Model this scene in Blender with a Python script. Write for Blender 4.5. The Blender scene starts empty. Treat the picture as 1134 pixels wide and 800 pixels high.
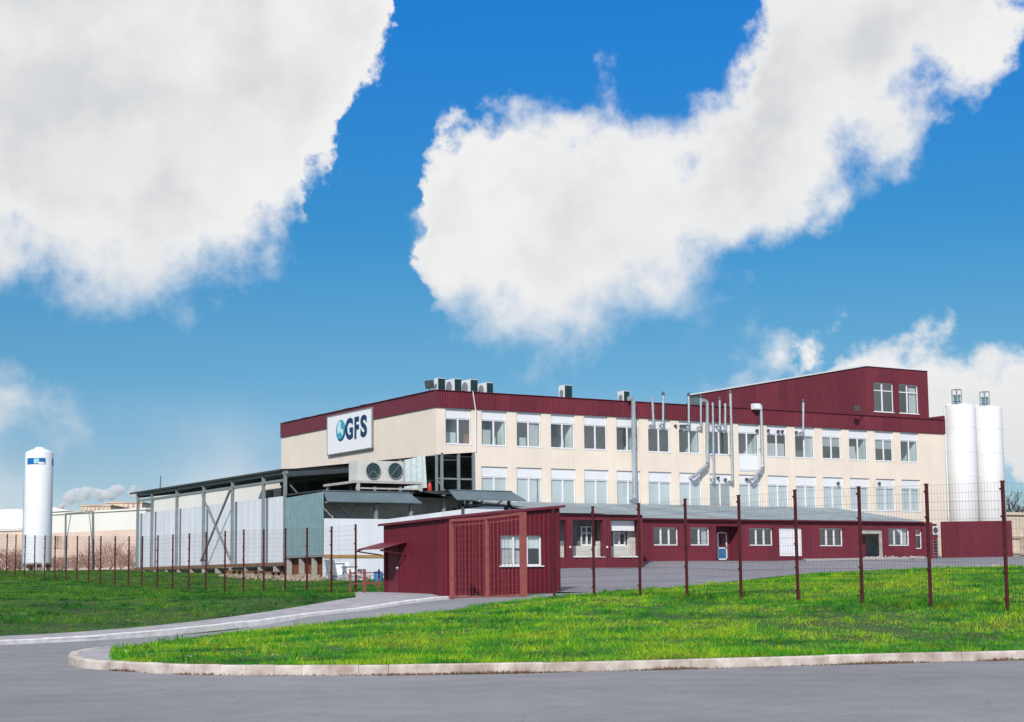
import bpy, math, random
import numpy as np
from mathutils import Vector, Matrix
from mathutils.geometry import delaunay_2d_cdt
random.seed(7); rng = np.random.default_rng(7)
S = bpy.context.scene
COL = S.collection

# ------------------------------------------------------------------ camera
F, PITCH, YAW, ROLL, CYP, EYE = 1779.13, .108406, .552636, -.010879, 447.6, 1.6
_s, _c = math.sin(YAW), math.cos(YAW)
FWD = np.array([_s*math.cos(PITCH), _c*math.cos(PITCH), math.sin(PITCH)])
RT0 = np.array([_c, -_s, 0.]); UP0 = np.cross(RT0, FWD)
RT = RT0*math.cos(ROLL)+UP0*math.sin(ROLL); UP = UP0*math.cos(ROLL)-RT0*math.sin(ROLL)
cam = bpy.data.cameras.new('camera'); camo = bpy.data.objects.new('camera', cam); COL.objects.link(camo)
cam.sensor_width = 36; cam.lens = 36*F/1134; cam.shift_y = (CYP-400)/1134
cam.clip_end = 8000; cam.clip_start = .1
camo.matrix_world = Matrix(((RT[0], UP[0], -FWD[0], 0), (RT[1], UP[1], -FWD[1], 0), (RT[2], UP[2], -FWD[2], EYE), (0, 0, 0, 1)))
S.camera = camo
S.view_settings.view_transform = 'Standard'; S.view_settings.look = 'None'
S.view_settings.gamma = 1; S.view_settings.exposure = 0.25
S.render.engine = 'CYCLES'

def ray(x, y): return RT*((x-567)/F) - UP*((y-CYP)/F) + FWD
E0 = np.array([0, 0, EYE])
def onX(x, y, X): d = ray(x, y); return E0+d*(X/d[0])
def onY(x, y, Y): d = ray(x, y); return E0+d*(Y/d[1])
def onZ(x, y, Z): d = ray(x, y); return E0+d*((Z-EYE)/d[2])
def atd(x, y, D): return E0+ray(x, y)*D

# ------------------------------------------------------------------ sun and sky
SUN_TO = Vector((-.67, -.74, 0)).normalized(); SUN_EL = math.radians(34)
sdir = Vector((SUN_TO.x*math.cos(SUN_EL), SUN_TO.y*math.cos(SUN_EL), math.sin(SUN_EL)))
sl = bpy.data.lights.new('sun', 'SUN'); sl.energy = 3.3; sl.angle = math.radians(1.2); sl.color = (1, .94, .86)
so = bpy.data.objects.new('sun', sl); COL.objects.link(so); so.rotation_euler = (-sdir).to_track_quat('-Z', 'Y').to_euler()

W = bpy.data.worlds.new('World'); S.world = W; W.use_nodes = True
def sky_nodes():
    nt = W.node_tree; N = nt.nodes; L = nt.links; N.clear()
    def M(op, a, b=None, c=None, clamp=False):
        n = N.new('ShaderNodeMath'); n.operation = op; n.use_clamp = clamp
        for i, v in enumerate((a, b, c)):
            if v is None: continue
            if isinstance(v, (int, float)): n.inputs[i].default_value = v
            else: L.new(v, n.inputs[i])
        return n.outputs[0]
    def MR(v, a, b, c=0., d=1., smooth=True):
        n = N.new('ShaderNodeMapRange'); n.interpolation_type = 'SMOOTHSTEP' if smooth else 'LINEAR'
        L.new(v, n.inputs[0])
        for i, q in enumerate((a, b, c, d)): n.inputs[i+1].default_value = q
        return n.outputs[0]
    def noise(vec, scale, det, rough=.55):
        n = N.new('ShaderNodeTexNoise'); L.new(vec, n.inputs['Vector']); n.inputs['Scale'].default_value = scale
        n.inputs['Detail'].default_value = det; n.inputs['Roughness'].default_value = rough
        return n
    def mixc(f, a, b, blend='MIX'):
        n = N.new('ShaderNodeMix'); n.data_type = 'RGBA'; n.blend_type = blend
        if isinstance(f, float): n.inputs[0].default_value = f
        else: L.new(f, n.inputs[0])
        for s, v in ((6, a), (7, b)):
            if isinstance(v, tuple): n.inputs[s].default_value = (*v, 1)
            else: L.new(v, n.inputs[s])
        return n.outputs[2]
    tc = N.new('ShaderNodeTexCoord'); dirv = tc.outputs['Generated']
    sep = N.new('ShaderNodeSeparateXYZ'); L.new(dirv, sep.inputs[0])
    # billowing displacement of the cloud outlines
    w1 = noise(dirv, 20, 8, .58); ws = N.new('ShaderNodeSeparateColor'); L.new(w1.outputs['Color'], ws.inputs[0])
    az = M('SUBTRACT', M('ARCTAN2', sep.outputs[0], sep.outputs[1]), YAW)
    el = M('ARCSINE', sep.outputs[2])
    azw = M('ADD', az, M('MULTIPLY', M('SUBTRACT', ws.outputs[0], .5), .085))
    elw = M('ADD', el, M('MULTIPLY', M('SUBTRACT', ws.outputs[1], .5), .06))
    azn = M('ADD', azw, .5, clamp=True)
    EL = .5
    def ae(x, y):
        d = ray(x, y); d = d/np.linalg.norm(d)
        return math.atan2(d[0], d[1])-YAW+.5, math.asin(d[2])/EL
    def curve(pts, ends):
        n = N.new('ShaderNodeFloatCurve'); L.new(azn, n.inputs['Value'])
        cv = n.mapping.curves[0]; q = sorted(ae(*p) for p in pts)
        q = [(0., ends[0])]+q+[(1., ends[1])]
        while len(cv.points) < len(q): cv.points.new(.5, .5)
        for p, (a, b) in zip(cv.points, q): p.location = (a, min(1, max(0, b))); p.handle_type = 'VECTOR'
        n.mapping.update()
        return M('MULTIPLY', n.outputs[0], EL)
    def cloud(up, lo, eu=(0., 0.), elo=(1., 1.)):
        a = M('SUBTRACT', elw, curve(lo, elo))
        if up is None: return a
        return M('MINIMUM', a, M('SUBTRACT', curve(up, eu), elw))
    A = cloud(None, [(-150, 325), (0, 326), (60, 328), (110, 330), (160, 332), (230, 330), (270, 308), (305, 288), (332, 270), (345, 212), (375, 182), (388, 130), (400, 92), (415, 60), (432, 20), (440, -60)], None, (.33, 1.))
    B = cloud([(462, 262), (472, 190), (478, 165), (492, 146), (520, 130), (548, 116), (575, 102), (592, 96), (615, 104), (650, 100), (675, 108), (695, 128), (725, 142), (752, 138), (775, 142), (792, 120), (802, 88), (816, 58), (826, 20), (838, -40)],
              [(466, 235), (478, 345), (500, 362), (540, 388), (570, 400), (620, 393), (660, 385), (690, 370), (720, 345), (760, 322), (800, 300), (850, 282), (880, 265), (905, 240), (940, 207), (985, 187), (1010, 156), (1060, 118), (1092, 106), (1111, 52), (1129, 6), (1142, -40)], (0., 1.), (1., 1.))
    Cc = cloud([(796, 436), (815, 388), (850, 364), (880, 350), (935, 342)], [(798, 436), (850, 440), (872, 426), (892, 402), (917, 374), (937, 346)])
    D = cloud([(905, 440), (940, 420), (970, 404), (1000, 386), (1020, 380), (1060, 388), (1090, 384), (1110, 378), (1134, 380), (1300, 350)], [(905, 425), (925, 520), (1134, 530), (1300, 530)], (0., .2))
    Ee = cloud([(-150, 392), (0, 404), (20, 412), (40, 428), (80, 446), (126, 470)], [(-150, 490), (0, 490), (60, 490), (126, 476)], (.24, 0.), (.2, 1.))
    Ff = cloud([(-150, 515), (0, 524), (26, 530), (50, 575)], [(-150, 640), (50, 640)], (.13, 0.), (0., 1.))
    s = M('MAXIMUM', A, B); s2 = M('MAXIMUM', M('MAXIMUM', Cc, D), M('MAXIMUM', Ee, Ff))
    s = M('ADD', M('MAXIMUM', s, M('ADD', s2, -.004)), .0085)
    # elsewhere in the sky: scattered fair-weather cloud
    gen = noise(dirv, 3.2, 8, .58)
    outside = MR(M('ABSOLUTE', az), .42, .6)
    s = M('ADD', M('MULTIPLY', s, M('SUBTRACT', 1., outside)), M('MULTIPLY', M('MULTIPLY', M('SUBTRACT', gen.outputs[0], .5), .4), outside))
    # billows: rounded lumps (inverted cell distance) over finer turbulence
    def off(v):
        n = N.new('ShaderNodeVectorMath'); n.operation = 'ADD'; L.new(dirv, n.inputs[0]); n.inputs[1].default_value = v; return n.outputs[0]
    tw = N.new('ShaderNodeVectorMath'); tw.operation = 'MULTIPLY_ADD'; L.new(noise(dirv, 24, 6, .6).outputs['Color'], tw.inputs[0]); tw.inputs[1].default_value = (.035, .035, .035); L.new(dirv, tw.inputs[2])
    def lumps(sc):
        v = N.new('ShaderNodeTexVoronoi'); v.feature = 'SMOOTH_F1'; v.inputs['Scale'].default_value = sc; v.inputs['Smoothness'].default_value = .7; L.new(tw.outputs[0], v.inputs['Vector']); return M('SUBTRACT', .5, v.outputs['Distance'])
    fine = noise(dirv, 33, 9, .58)
    soft = noise(dirv, 5, 3, .5)
    bil = M('ADD', M('MULTIPLY', M('ADD', lumps(13), -.16), .034), M('MULTIPLY', M('ADD', lumps(34), -.16), .020))
    sf = M('ADD', M('ADD', s, bil), M('MULTIPLY', M('SUBTRACT', fine.outputs[0], .5), .092))
    # edge width varies: crisp here, wispy there
    wid = M('MAXIMUM', MR(soft.outputs[0], .42, .64, .008, .024), M('MULTIPLY', MR(el, .27, .15, .010, .038), MR(az, .14, .19, 1., .2)))
    dens = M('DIVIDE', M('ADD', sf, M('MULTIPLY', wid, .5)), M('MULTIPLY', wid, 2.))
    dens = MR(dens, 0., 1.)
    dens = M('MULTIPLY', dens, MR(el, -.02, .05, .75, 1.))
    nish = N.new('ShaderNodeTexSky'); nish.sky_type = 'NISHITA'; nish.sun_disc = False
    nish.sun_elevation = SUN_EL; nish.sun_rotation = math.atan2(SUN_TO.x, SUN_TO.y)
    nish.air_density = 1.0; nish.dust_density = .3; nish.ozone_density = 4.0; nish.altitude = 200
    # clear air: deep blue overhead, pale towards the horizon (polarised look of the photograph)
    ramp = N.new('ShaderNodeValToRGB'); L.new(MR(el, 0., .36, 0., 1., False), ramp.inputs[0])
    cr = ramp.color_ramp; cr.elements[0].position = 0; cr.elements[0].color = SKY0; cr.elements[1].position = 1; cr.elements[1].color = SKY4
    for p_, c_ in ((.2, SKY1), (.41, SKY2), (.61, SKY3)): e = cr.elements.new(p_); e.color = c_
    sky = mixc(1., nish.outputs[0], ramp.outputs[0], 'MULTIPLY')
    # low bank of thin haze
    hz = noise(dirv, 9, 4, .5)
    hazef = M('MULTIPLY', M('MULTIPLY', MR(el, .13, .03), MR(hz.outputs[0], .35, .65, .2, .75)), MR(az, .1, -.25, .8, 1.6), None, True)
    sky = mixc(hazef, sky, (6.2, 7.0, 7.8))
    # clouds: bright billowy rims, greyer thick middles
    thick = MR(sf, .004, .085)
    SH = tuple(float(q) for q in (-RT0*.022+np.array((0, 0, .028))))
    nA = noise(dirv, 15, 7, .55); nB = noise(off(SH), 15, 7, .55)
    emb = MR(M('SUBTRACT', nA.outputs[0], nB.outputs[0]), -.20, .20)
    n4 = noise(dirv, 5, 5, .55)
    g = M('MULTIPLY', thick, MR(n4.outputs[0], .32, .68, .25, .70))
    g = M('ADD', g, M('MULTIPLY', M('SUBTRACT', .5, emb), M('MULTIPLY', thick, .62)), clamp=True)
    # the big bank on the left is seen from its shaded base
    g = M('ADD', g, M('MULTIPLY', thick, MR(az, -.12, -.26, 0., .22)), clamp=True)
    ccol = mixc(g, (8.75, 8.72, 8.7), (6.45, 6.62, 6.85))
    lowf = MR(el, .135, .07)
    ccol = mixc(M('MULTIPLY', lowf, .55), ccol, (6.9, 7.0, 7.15))
    dens = M('MULTIPLY', dens, M('SUBTRACT', 1., M('MULTIPLY', lowf, MR(az, -.2, -.28, .0, .18))))
    colr = mixc(dens, sky, ccol)
    bg = N.new('ShaderNodeBackground'); bg.inputs[1].default_value = .085; L.new(colr, bg.inputs[0])
    out = N.new('ShaderNodeOutputWorld'); L.new(bg.outputs[0], out.inputs[0])
SKY0 = (.60, .72, .86, 1); SKY1 = (.43, .62, .76, 1); SKY2 = (.36, .68, .78, 1); SKY3 = (.20, .69, .90, 1); SKY4 = (.11, .78, 1.32, 1)
sky_nodes()

# ------------------------------------------------------------------ helpers
def children(o): return list(o.children)
def tag(o, label=None, cat=None, group=None, kind=None):
    if label: o['label'] = label
    if cat: o['category'] = cat
    if group: o['group'] = group
    if kind: o['kind'] = kind
    return o
def empty(name, loc, label, cat, group=None):
    o = bpy.data.objects.new(name, None); COL.objects.link(o); o.location = loc; o.empty_display_size = .3
    return tag(o, label, cat, group)
def rootloc(o):
    v = Vector((0, 0, 0))
    while o: v += o.location; o = o.parent
    return v
def copy_tree(o, parent=None, loc=None):
    c = o.copy(); COL.objects.link(c); c.parent = parent
    if loc is not None: c.location = loc
    for ch in children(o): copy_tree(ch, c)
    return c
def unit(v): v = np.array(v, float); return v/np.linalg.norm(v)
class MB:
    def __init__(s): s.v = []; s.f = []; s.m = []; s.mi = 0
    def quad(s, *p):
        b = len(s.v); s.v += [tuple(q) for q in p]; s.f.append(tuple(range(b, b+len(p)))); s.m.append(s.mi); return s
    def box(s, a, b):
        x0, y0, z0 = [min(p, q) for p, q in zip(a, b)]; x1, y1, z1 = [max(p, q) for p, q in zip(a, b)]
        k = len(s.v)
        s.v += [(x0, y0, z0), (x1, y0, z0), (x1, y1, z0), (x0, y1, z0), (x0, y0, z1), (x1, y0, z1), (x1, y1, z1), (x0, y1, z1)]
        for q in ((0, 3, 2, 1), (4, 5, 6, 7), (0, 1, 5, 4), (1, 2, 6, 5), (2, 3, 7, 6), (3, 0, 4, 7)):
            s.f.append(tuple(k+i for i in q)); s.m.append(s.mi)
        return s
    def obox(s, c, u, w, n, du, dw, dn):
        """box centred at c with half sizes along unit axes u w n"""
        c, u, w, n = (np.array(q, float) for q in (c, u, w, n)); k = len(s.v)
        for a, b, d in ((-1, -1, -1), (1, -1, -1), (1, 1, -1), (-1, 1, -1), (-1, -1, 1), (1, -1, 1), (1, 1, 1), (-1, 1, 1)):
            s.v.append(tuple(c+u*du*a+w*dw*b+n*dn*d))
        for q in ((0, 3, 2, 1), (4, 5, 6, 7), (0, 1, 5, 4), (1, 2, 6, 5), (2, 3, 7, 6), (3, 0, 4, 7)):
            s.f.append(tuple(k+i for i in q)); s.m.append(s.mi)
        return s
    def bar(s, a, b, w, h=None):
        """rectangular bar from a to b"""
        a = np.array(a, float); b = np.array(b, float); d = b-a; L = np.linalg.norm(d); d = d/L
        ref = np.array([0, 0, 1.]) if abs(d[2]) < .9 else np.array([1., 0, 0])
        u = unit(np.cross(d, ref)); n = np.cross(u, d)
        return s.obox((a+b)/2, d, u, n, L/2, w/2, (h or w)/2)
    def tube(s, pts, r, n=10, cap=True, r2=None):
        pts = [np.array(p, float) for p in pts]; k = len(s.v); m = len(pts)
        for i, p in enumerate(pts):
            t = unit(pts[min(i+1, m-1)]-pts[max(i-1, 0)])
            ref = np.array([0, 0, 1.]) if abs(t[2]) < .9 else np.array([1., 0, 0])
            u = unit(np.cross(t, ref)); w = np.cross(t, u)
            ri = r if r2 is None else r+(r2-r)*i/(m-1)
            for j in range(n):
                a = 2*math.pi*j/n; s.v.append(tuple(p+ri*(u*math.cos(a)+w*math.sin(a))))
        for i in range(m-1):
            for j in range(n):
                s.f.append((k+i*n+j, k+i*n+(j+1) % n, k+(i+1)*n+(j+1) % n, k+(i+1)*n+j)); s.m.append(s.mi)
        if cap:
            s.f.append(tuple(k+j for j in reversed(range(n)))); s.m.append(s.mi)
            s.f.append(tuple(k+(m-1)*n+j for j in range(n))); s.m.append(s.mi)
        return s
    def lathe(s, c, prof, n=32):
        """prof: (r, z) list, bottom to top"""
        k = len(s.v)
        for r, z in prof:
            for j in range(n):
                a = 2*math.pi*j/n; s.v.append((c[0]+r*math.cos(a), c[1]+r*math.sin(a), c[2]+z))
        for i in range(len(prof)-1):
            for j in range(n):
                s.f.append((k+i*n+j, k+i*n+(j+1) % n, k+(i+1)*n+(j+1) % n, k+(i+1)*n+j)); s.m.append(s.mi)
        s.f.append(tuple(k+j for j in reversed(range(n)))); s.m.append(s.mi)
        s.f.append(tuple(k+(len(prof)-1)*n+j for j in range(n))); s.m.append(s.mi)
        return s
    def wall(s, P0, u, n, width, z0, ztop, holes=(), amp=0., pitch=.2, depth=.15, zbot=None, phase=0.):
        """vertical sheet from P0 along u, outward normal n; ztop/zbot number or f(u); holes (u0,u1,z0,z1)"""
        P0 = np.array(P0, float); u = np.array(u, float); n = np.array(n, float)
        zt = ztop if callable(ztop) else (lambda q: ztop)
        zb = zbot if callable(zbot) else (lambda q: z0)
        us = {0.: 0, width: 0}
        def off(q):
            if amp == 0: return 0.
            t = ((q+phase)/pitch) % 1.
            if t < .35: return 0.
            if t < .5: return amp*(t-.35)/.15
            if t < .85: return amp
            return amp*(1-(t-.85)/.15)
        if amp:
            k = -1
            while k*pitch < width+pitch:
                for t in (0, .35, .5, .85):
                    q = (k+t)*pitch-phase
                    if 0 < q < width: us[round(q, 4)] = 0
                k += 1
        for h in holes:
            for q in h[:2]:
                if 0 < q < width: us[round(q, 4)] = 0
        us = sorted(us); zs = sorted({round(q, 4) for h in holes for q in h[2:]})
        def P(q, z): p = P0+u*q+n*off(q); return (p[0], p[1], z)
        flip = np.cross(u, [0, 0, 1]) @ n < 0
        def emit(a, b, c, d): s.quad(*((d, c, b, a) if flip else (a, b, c, d)))
        for a, b in zip(us[:-1], us[1:]):
            if b-a < 1e-4: continue
            mid = (a+b)/2; act = [h for h in holes if h[0]-1e-4 <= mid <= h[1]+1e-4]
            cuts = [None]+[z for z in zs if any(abs(z-h[2]) < 1e-3 or abs(z-h[3]) < 1e-3 for h in act)]+[None]
            for i in range(len(cuts)-1):
                la = zb(a) if cuts[i] is None else cuts[i]; lb = zb(b) if cuts[i] is None else cuts[i]
                ha = zt(a) if cuts[i+1] is None else cuts[i+1]; hb = zt(b) if cuts[i+1] is None else cuts[i+1]
                zm = (la+lb+ha+hb)/4
                if any(h[2] < zm < h[3] for h in act) or (ha-la < 1e-3 and hb-lb < 1e-3): continue
                emit(P(a, la), P(b, lb), P(b, hb), P(a, ha))
        for h in holes:
            if depth <= 0: continue
            a, b, c, d = h; i0 = n*amp; i1 = -n*depth
            def Q(q, z, o): p = P0+u*q+o; return (p[0], p[1], z)
            for (q0, y0), (q1, y1) in (((a, c), (b, c)), ((b, c), (b, d)), ((b, d), (a, d)), ((a, d), (a, c))):
                s.quad(Q(q0, y0, i0), Q(q1, y1, i0), Q(q1, y1, i1), Q(q0, y0, i1))
        return s
    def mesh(s, name, mats, off=(0, 0, 0), smooth=False):
        me = bpy.data.meshes.new(name)
        me.from_pydata([(a-off[0], b-off[1], c-off[2]) for a, b, c in s.v], [], s.f)
        for m in (mats if isinstance(mats, (list, tuple)) else [mats]): me.materials.append(m)
        if any(s.m): me.polygons.foreach_set('material_index', s.m)
        if smooth:
            me.polygons.foreach_set('use_smooth', [True]*len(me.polygons))
            try: me.set_sharp_from_angle(angle=math.radians(40))
            except Exception: pass
        me.update(); return me
    def build(s, name, mats, parent=None, smooth=False, local=False, org=None):
        off = (0, 0, 0)
        if parent is not None and not local: off = rootloc(parent)
        if org is not None: off = org
        o = bpy.data.objects.new(name, s.mesh(name, mats, off, smooth)); COL.objects.link(o); o.parent = parent
        if org is not None: o.location = org
        return o

# ------------------------------------------------------------------ materials
def mat(name, col, rough=.6, metal=0., var=.12, scale=3., spec=.4, bump=0., bscale=40., col2=None, streak=0., lo=.35, hi=.65, detail=6, sheets=0.):
    m = bpy.data.materials.new(name); m.use_nodes = True; nt = m.node_tree; N = nt.nodes; L = nt.links
    b = N['Principled BSDF']; b.inputs['Roughness'].default_value = rough; b.inputs['Metallic'].default_value = metal
    b.inputs['Specular IOR Level'].default_value = spec
    tc = N.new('ShaderNodeTexCoord'); geo = N.new('ShaderNodeNewGeometry')
    n = N.new('ShaderNodeTexNoise'); n.inputs['Scale'].default_value = scale; n.inputs['Detail'].default_value = detail; n.inputs['Roughness'].default_value = .6
    L.new(geo.outputs['Position'], n.inputs['Vector'])
    mr = N.new('ShaderNodeMapRange'); mr.inputs[1].default_value = lo; mr.inputs[2].default_value = hi; L.new(n.outputs[0], mr.inputs[0])
    mx = N.new('ShaderNodeMix'); mx.data_type = 'RGBA'; L.new(mr.outputs[0], mx.inputs[0])
    c1 = tuple(min(1, c*(1+var)) for c in col); c2 = col2 or tuple(c*(1-var) for c in col)
    mx.inputs[6].default_value = (*c1, 1); mx.inputs[7].default_value = (*c2, 1)
    res = mx.outputs[2]
    if streak > 0:   # rain streaks and dust running down the sheet
        mp = N.new('ShaderNodeMapping'); mp.inputs['Scale'].default_value = (2.2, 2.2, .12); L.new(geo.outputs['Position'], mp.inputs[0])
        n2 = N.new('ShaderNodeTexNoise'); n2.inputs['Scale'].default_value = 1.6; n2.inputs['Detail'].default_value = 7; L.new(mp.outputs[0], n2.inputs['Vector'])
        m2 = N.new('ShaderNodeMapRange'); m2.inputs[1].default_value = .45; m2.inputs[2].default_value = .75; m2.inputs[4].default_value = streak; L.new(n2.outputs[0], m2.inputs[0])
        mx2 = N.new('ShaderNodeMix'); mx2.data_type = 'RGBA'; L.new(m2.outputs[0], mx2.inputs[0]); L.new(res, mx2.inputs[6])
        mx2.inputs[7].default_value = (*(c*.55+.03 for c in col), 1); res = mx2.outputs[2]
    if sheets > 0:   # separate sheets, each faded a little differently
        sx = N.new('ShaderNodeSeparateXYZ'); L.new(geo.outputs['Position'], sx.inputs[0])
        ad = N.new('ShaderNodeMath'); ad.operation = 'ADD'; L.new(sx.outputs[0], ad.inputs[0]); L.new(sx.outputs[1], ad.inputs[1])
        dv = N.new('ShaderNodeMath'); dv.operation = 'DIVIDE'; L.new(ad.outputs[0], dv.inputs[0]); dv.inputs[1].default_value = 1.1
        fl = N.new('ShaderNodeMath'); fl.operation = 'FLOOR'; L.new(dv.outputs[0], fl.inputs[0])
        wn = N.new('ShaderNodeTexWhiteNoise'); wn.noise_dimensions = '1D'; L.new(fl.outputs[0], wn.inputs['W'])
        fr = N.new('ShaderNodeMath'); fr.operation = 'FRACT'; L.new(dv.outputs[0], fr.inputs[0])
        lp = N.new('ShaderNodeMapRange'); lp.inputs[1].default_value = .0; lp.inputs[2].default_value = .035; lp.inputs[3].default_value = .72; lp.inputs[4].default_value = 1.; L.new(fr.outputs[0], lp.inputs[0])
        m3 = N.new('ShaderNodeMapRange'); m3.inputs[3].default_value = 1-sheets; m3.inputs[4].default_value = 1+sheets; L.new(wn.outputs[0], m3.inputs[0])
        ml = N.new('ShaderNodeMath'); ml.operation = 'MULTIPLY'; L.new(lp.outputs[0], ml.inputs[0]); L.new(m3.outputs[0], ml.inputs[1])
        mx3 = N.new('ShaderNodeMix'); mx3.data_type = 'RGBA'; mx3.blend_type = 'MULTIPLY'; mx3.inputs[0].default_value = 1; L.new(res, mx3.inputs[6]); L.new(ml.outputs[0], mx3.inputs[7]); res = mx3.outputs[2]
    L.new(res, b.inputs['Base Color'])
    if bump > 0:
        n3 = N.new('ShaderNodeTexNoise'); n3.inputs['Scale'].default_value = bscale; n3.inputs['Detail'].default_value = 5; L.new(geo.outputs['Position'], n3.inputs['Vector'])
        bp = N.new('ShaderNodeBump'); bp.inputs['Strength'].default_value = bump; bp.inputs['Distance'].default_value = .02
        L.new(n3.outputs[0], bp.inputs['Height']); L.new(bp.outputs[0], b.inputs['Normal'])
    return m
CREAM = mat('cream_render', (.83, .725, .605), .85, var=.045, scale=.35, bump=.15, streak=.13)
CREAM2 = mat('pale_pink_render', (.76, .64, .55), .85, var=.035, scale=.5, streak=.05)
MAROON = mat('maroon_sheet', (.152, .022, .037), .55, spec=.25, sheets=.13, var=.09, scale=1.2, streak=.14)
MAROON_D = mat('maroon_sheet_gatehouse', (.128, .012, .023), .5, spec=.25, sheets=.11, var=.10, scale=1.5, streak=.12)
MAROON_F = mat('maroon_flat', (.155, .02, .038), .5, var=.06)
POSTRED = mat('oxide_red_paint', (.085, .014, .016), .55, var=.3, scale=6)
PINK = mat('faded_red_primer', (.29, .075, .07), .6, var=.15, scale=5)
WHITE = mat('white_paint', (.78, .79, .81), .45, var=.03, scale=1.5, streak=.06)
PVC = mat('white_plastic', (.82, .83, .85), .35, var=.02)
PANELW = mat('white_sandwich_panel', (.74, .77, .82), .5, sheets=.03, var=.03, scale=.6, streak=.10)
TANKW = mat('white_tank_enamel', (.77, .80, .84), .6, spec=.25, var=.02, scale=.7, streak=.05)
SILOW = mat('white_silo_paint', (.78, .785, .78), .75, spec=.2, var=.02, scale=.5, streak=.10)
STEEL = mat('galvanised_steel', (.58, .62, .64), .34, .75, var=.12, scale=4)
GREY = mat('grey_paint', (.22, .255, .26), .55, var=.12, scale=3, streak=.15)
DGREY = mat('dark_grey_steel', (.075, .09, .095), .6, var=.2)
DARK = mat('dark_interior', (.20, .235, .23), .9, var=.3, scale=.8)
DKGREEN = mat('dark_green_grille', (.012, .045, .05), .5, var=.2, scale=8)
TEAL = mat('pale_teal_sheet', (.19, .30, .32), .5, var=.10, scale=1.5, streak=.2)
SLATE = mat('slate_blue_roof_sheet', (.26, .31, .33), .6, sheets=.10, var=.12, scale=1.2, streak=.25)
FASCIA = mat('blue_grey_roof_sheet', (.125, .17, .19), .5, var=.10, scale=1.0, streak=.1)
BITUM = mat('dark_roofing', (.045, .055, .06), .8, var=.2)
CONC = mat('concrete', (.42, .40, .37), .9, var=.14, scale=2.5, bump=.4, bscale=25)
KERB = mat('kerb_concrete', (.56, .505, .445), .9, var=.16, col2=(.36, .28, .24), scale=2.2, bump=.5, bscale=30)
KERBW = mat('white_kerb', (.76, .74, .71), .9, var=.15, scale=3, bump=.4, bscale=30)
def asphalt(name, col, crack=.5):
    m = bpy.data.materials.new(name); m.use_nodes = True; nt = m.node_tree; N = nt.nodes; L = nt.links; b = N['Principled BSDF']
    b.inputs['Roughness'].default_value = .88; b.inputs['Specular IOR Level'].default_value = .25
    geo = N.new('ShaderNodeNewGeometry')
    def nz(sc, d, r=.6): n = N.new('ShaderNodeTexNoise'); n.inputs['Scale'].default_value = sc; n.inputs['Detail'].default_value = d; n.inputs['Roughness'].default_value = r; L.new(geo.outputs['Position'], n.inputs['Vector']); return n
    def mr(v, a, c, d, e): n = N.new('ShaderNodeMapRange'); L.new(v, n.inputs[0]); [n.inputs[i+1].__setattr__('default_value', q) for i, q in enumerate((a, c, d, e))]; return n.outputs[0]
    def mul(a, c): n = N.new('ShaderNodeMath'); n.operation = 'MULTIPLY'; L.new(a, n.inputs[0]); L.new(c, n.inputs[1]); return n.outputs[0]
    big = mr(nz(.13, 5).outputs[0], .35, .65, .86, 1.10); mid = mr(nz(1.1, 8, .65).outputs[0], .35, .65, .91, 1.08); grain = mr(nz(26, 5, .85).outputs[0], .3, .7, .62, 1.38)
    w = nz(.9, 4); va = N.new('ShaderNodeVectorMath'); va.operation = 'MULTIPLY_ADD'; L.new(w.outputs['Color'], va.inputs[0]); va.inputs[1].default_value = (1.6, 1.6, 0); L.new(geo.outputs['Position'], va.inputs[2])
    vo = N.new('ShaderNodeTexVoronoi'); vo.feature = 'DISTANCE_TO_EDGE'; vo.inputs['Scale'].default_value = .22; L.new(va.outputs[0], vo.inputs['Vector'])
    line = mr(vo.outputs['Distance'], .001, .006, 1-crack, 1.); pat = mr(nz(.3, 2).outputs[0], .5, .56, 0, 1)
    ck = N.new('ShaderNodeMix'); ck.data_type = 'FLOAT'; L.new(pat, ck.inputs[0]); ck.inputs[2].default_value = 1.; L.new(line, ck.inputs[3])
    f = mul(mul(mul(big, mid), grain), ck.outputs[0])
    mx = N.new('ShaderNodeMix'); mx.data_type = 'RGBA'; mx.blend_type = 'MULTIPLY'; mx.inputs[0].default_value = 1; mx.inputs[6].default_value = (*col, 1); L.new(f, mx.inputs[7]); L.new(mx.outputs[2], b.inputs['Base Color'])
    bp = N.new('ShaderNodeBump'); bp.inputs['Strength'].default_value = .6; bp.inputs['Distance'].default_value = .01; L.new(nz(45, 3, .7).outputs[0], bp.inputs['Height']); L.new(bp.outputs[0], b.inputs['Normal'])
    return m
ROAD = asphalt('asphalt', (.268, .262, .270), .22)
YARDM = asphalt('yard_asphalt', (.252, .25, .27), .3)
DRIVEM = asphalt('driveway_asphalt', (.28, .28, .295), .4)
SOIL = mat('soil_and_thatch', (.028, .075, .014), .95, var=.3, scale=.8, col2=(.055, .06, .018))
BLUE = mat('blue_plastic', (.05, .19, .40), .4, var=.1)
REDC = mat('red_cylinder_paint', (.5, .045, .03), .4, var=.1)
BROWN = mat('weathered_timber', (.21, .12, .07), .85, var=.3, scale=4)
RUST = mat('rusty_sheet', (.20, .065, .03), .8, var=.35, scale=3)
SAND = mat('sand_and_rubble', (.33, .27, .20), .95, var=.2, scale=3, bump=.6, bscale=12)
BEIGE = mat('beige_stone', (.66, .56, .45), .9, var=.12, scale=2.5, bump=.4, bscale=8)
FARW = mat('far_white_wall', (.86, .83, .77), .9, var=.03, scale=.2)
FARP = mat('far_pink_wall', (.78, .60, .50), .9, var=.10, scale=.25)
FARR = mat('far_brown_roof', (.58, .46, .37), .9, var=.2, scale=.6)
TWIG = mat('bare_twigs', (.34, .21, .175), .9, var=.3, scale=2)
BARK = mat('dark_bark', (.055, .045, .04), .9, var=.3, scale=4)
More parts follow.
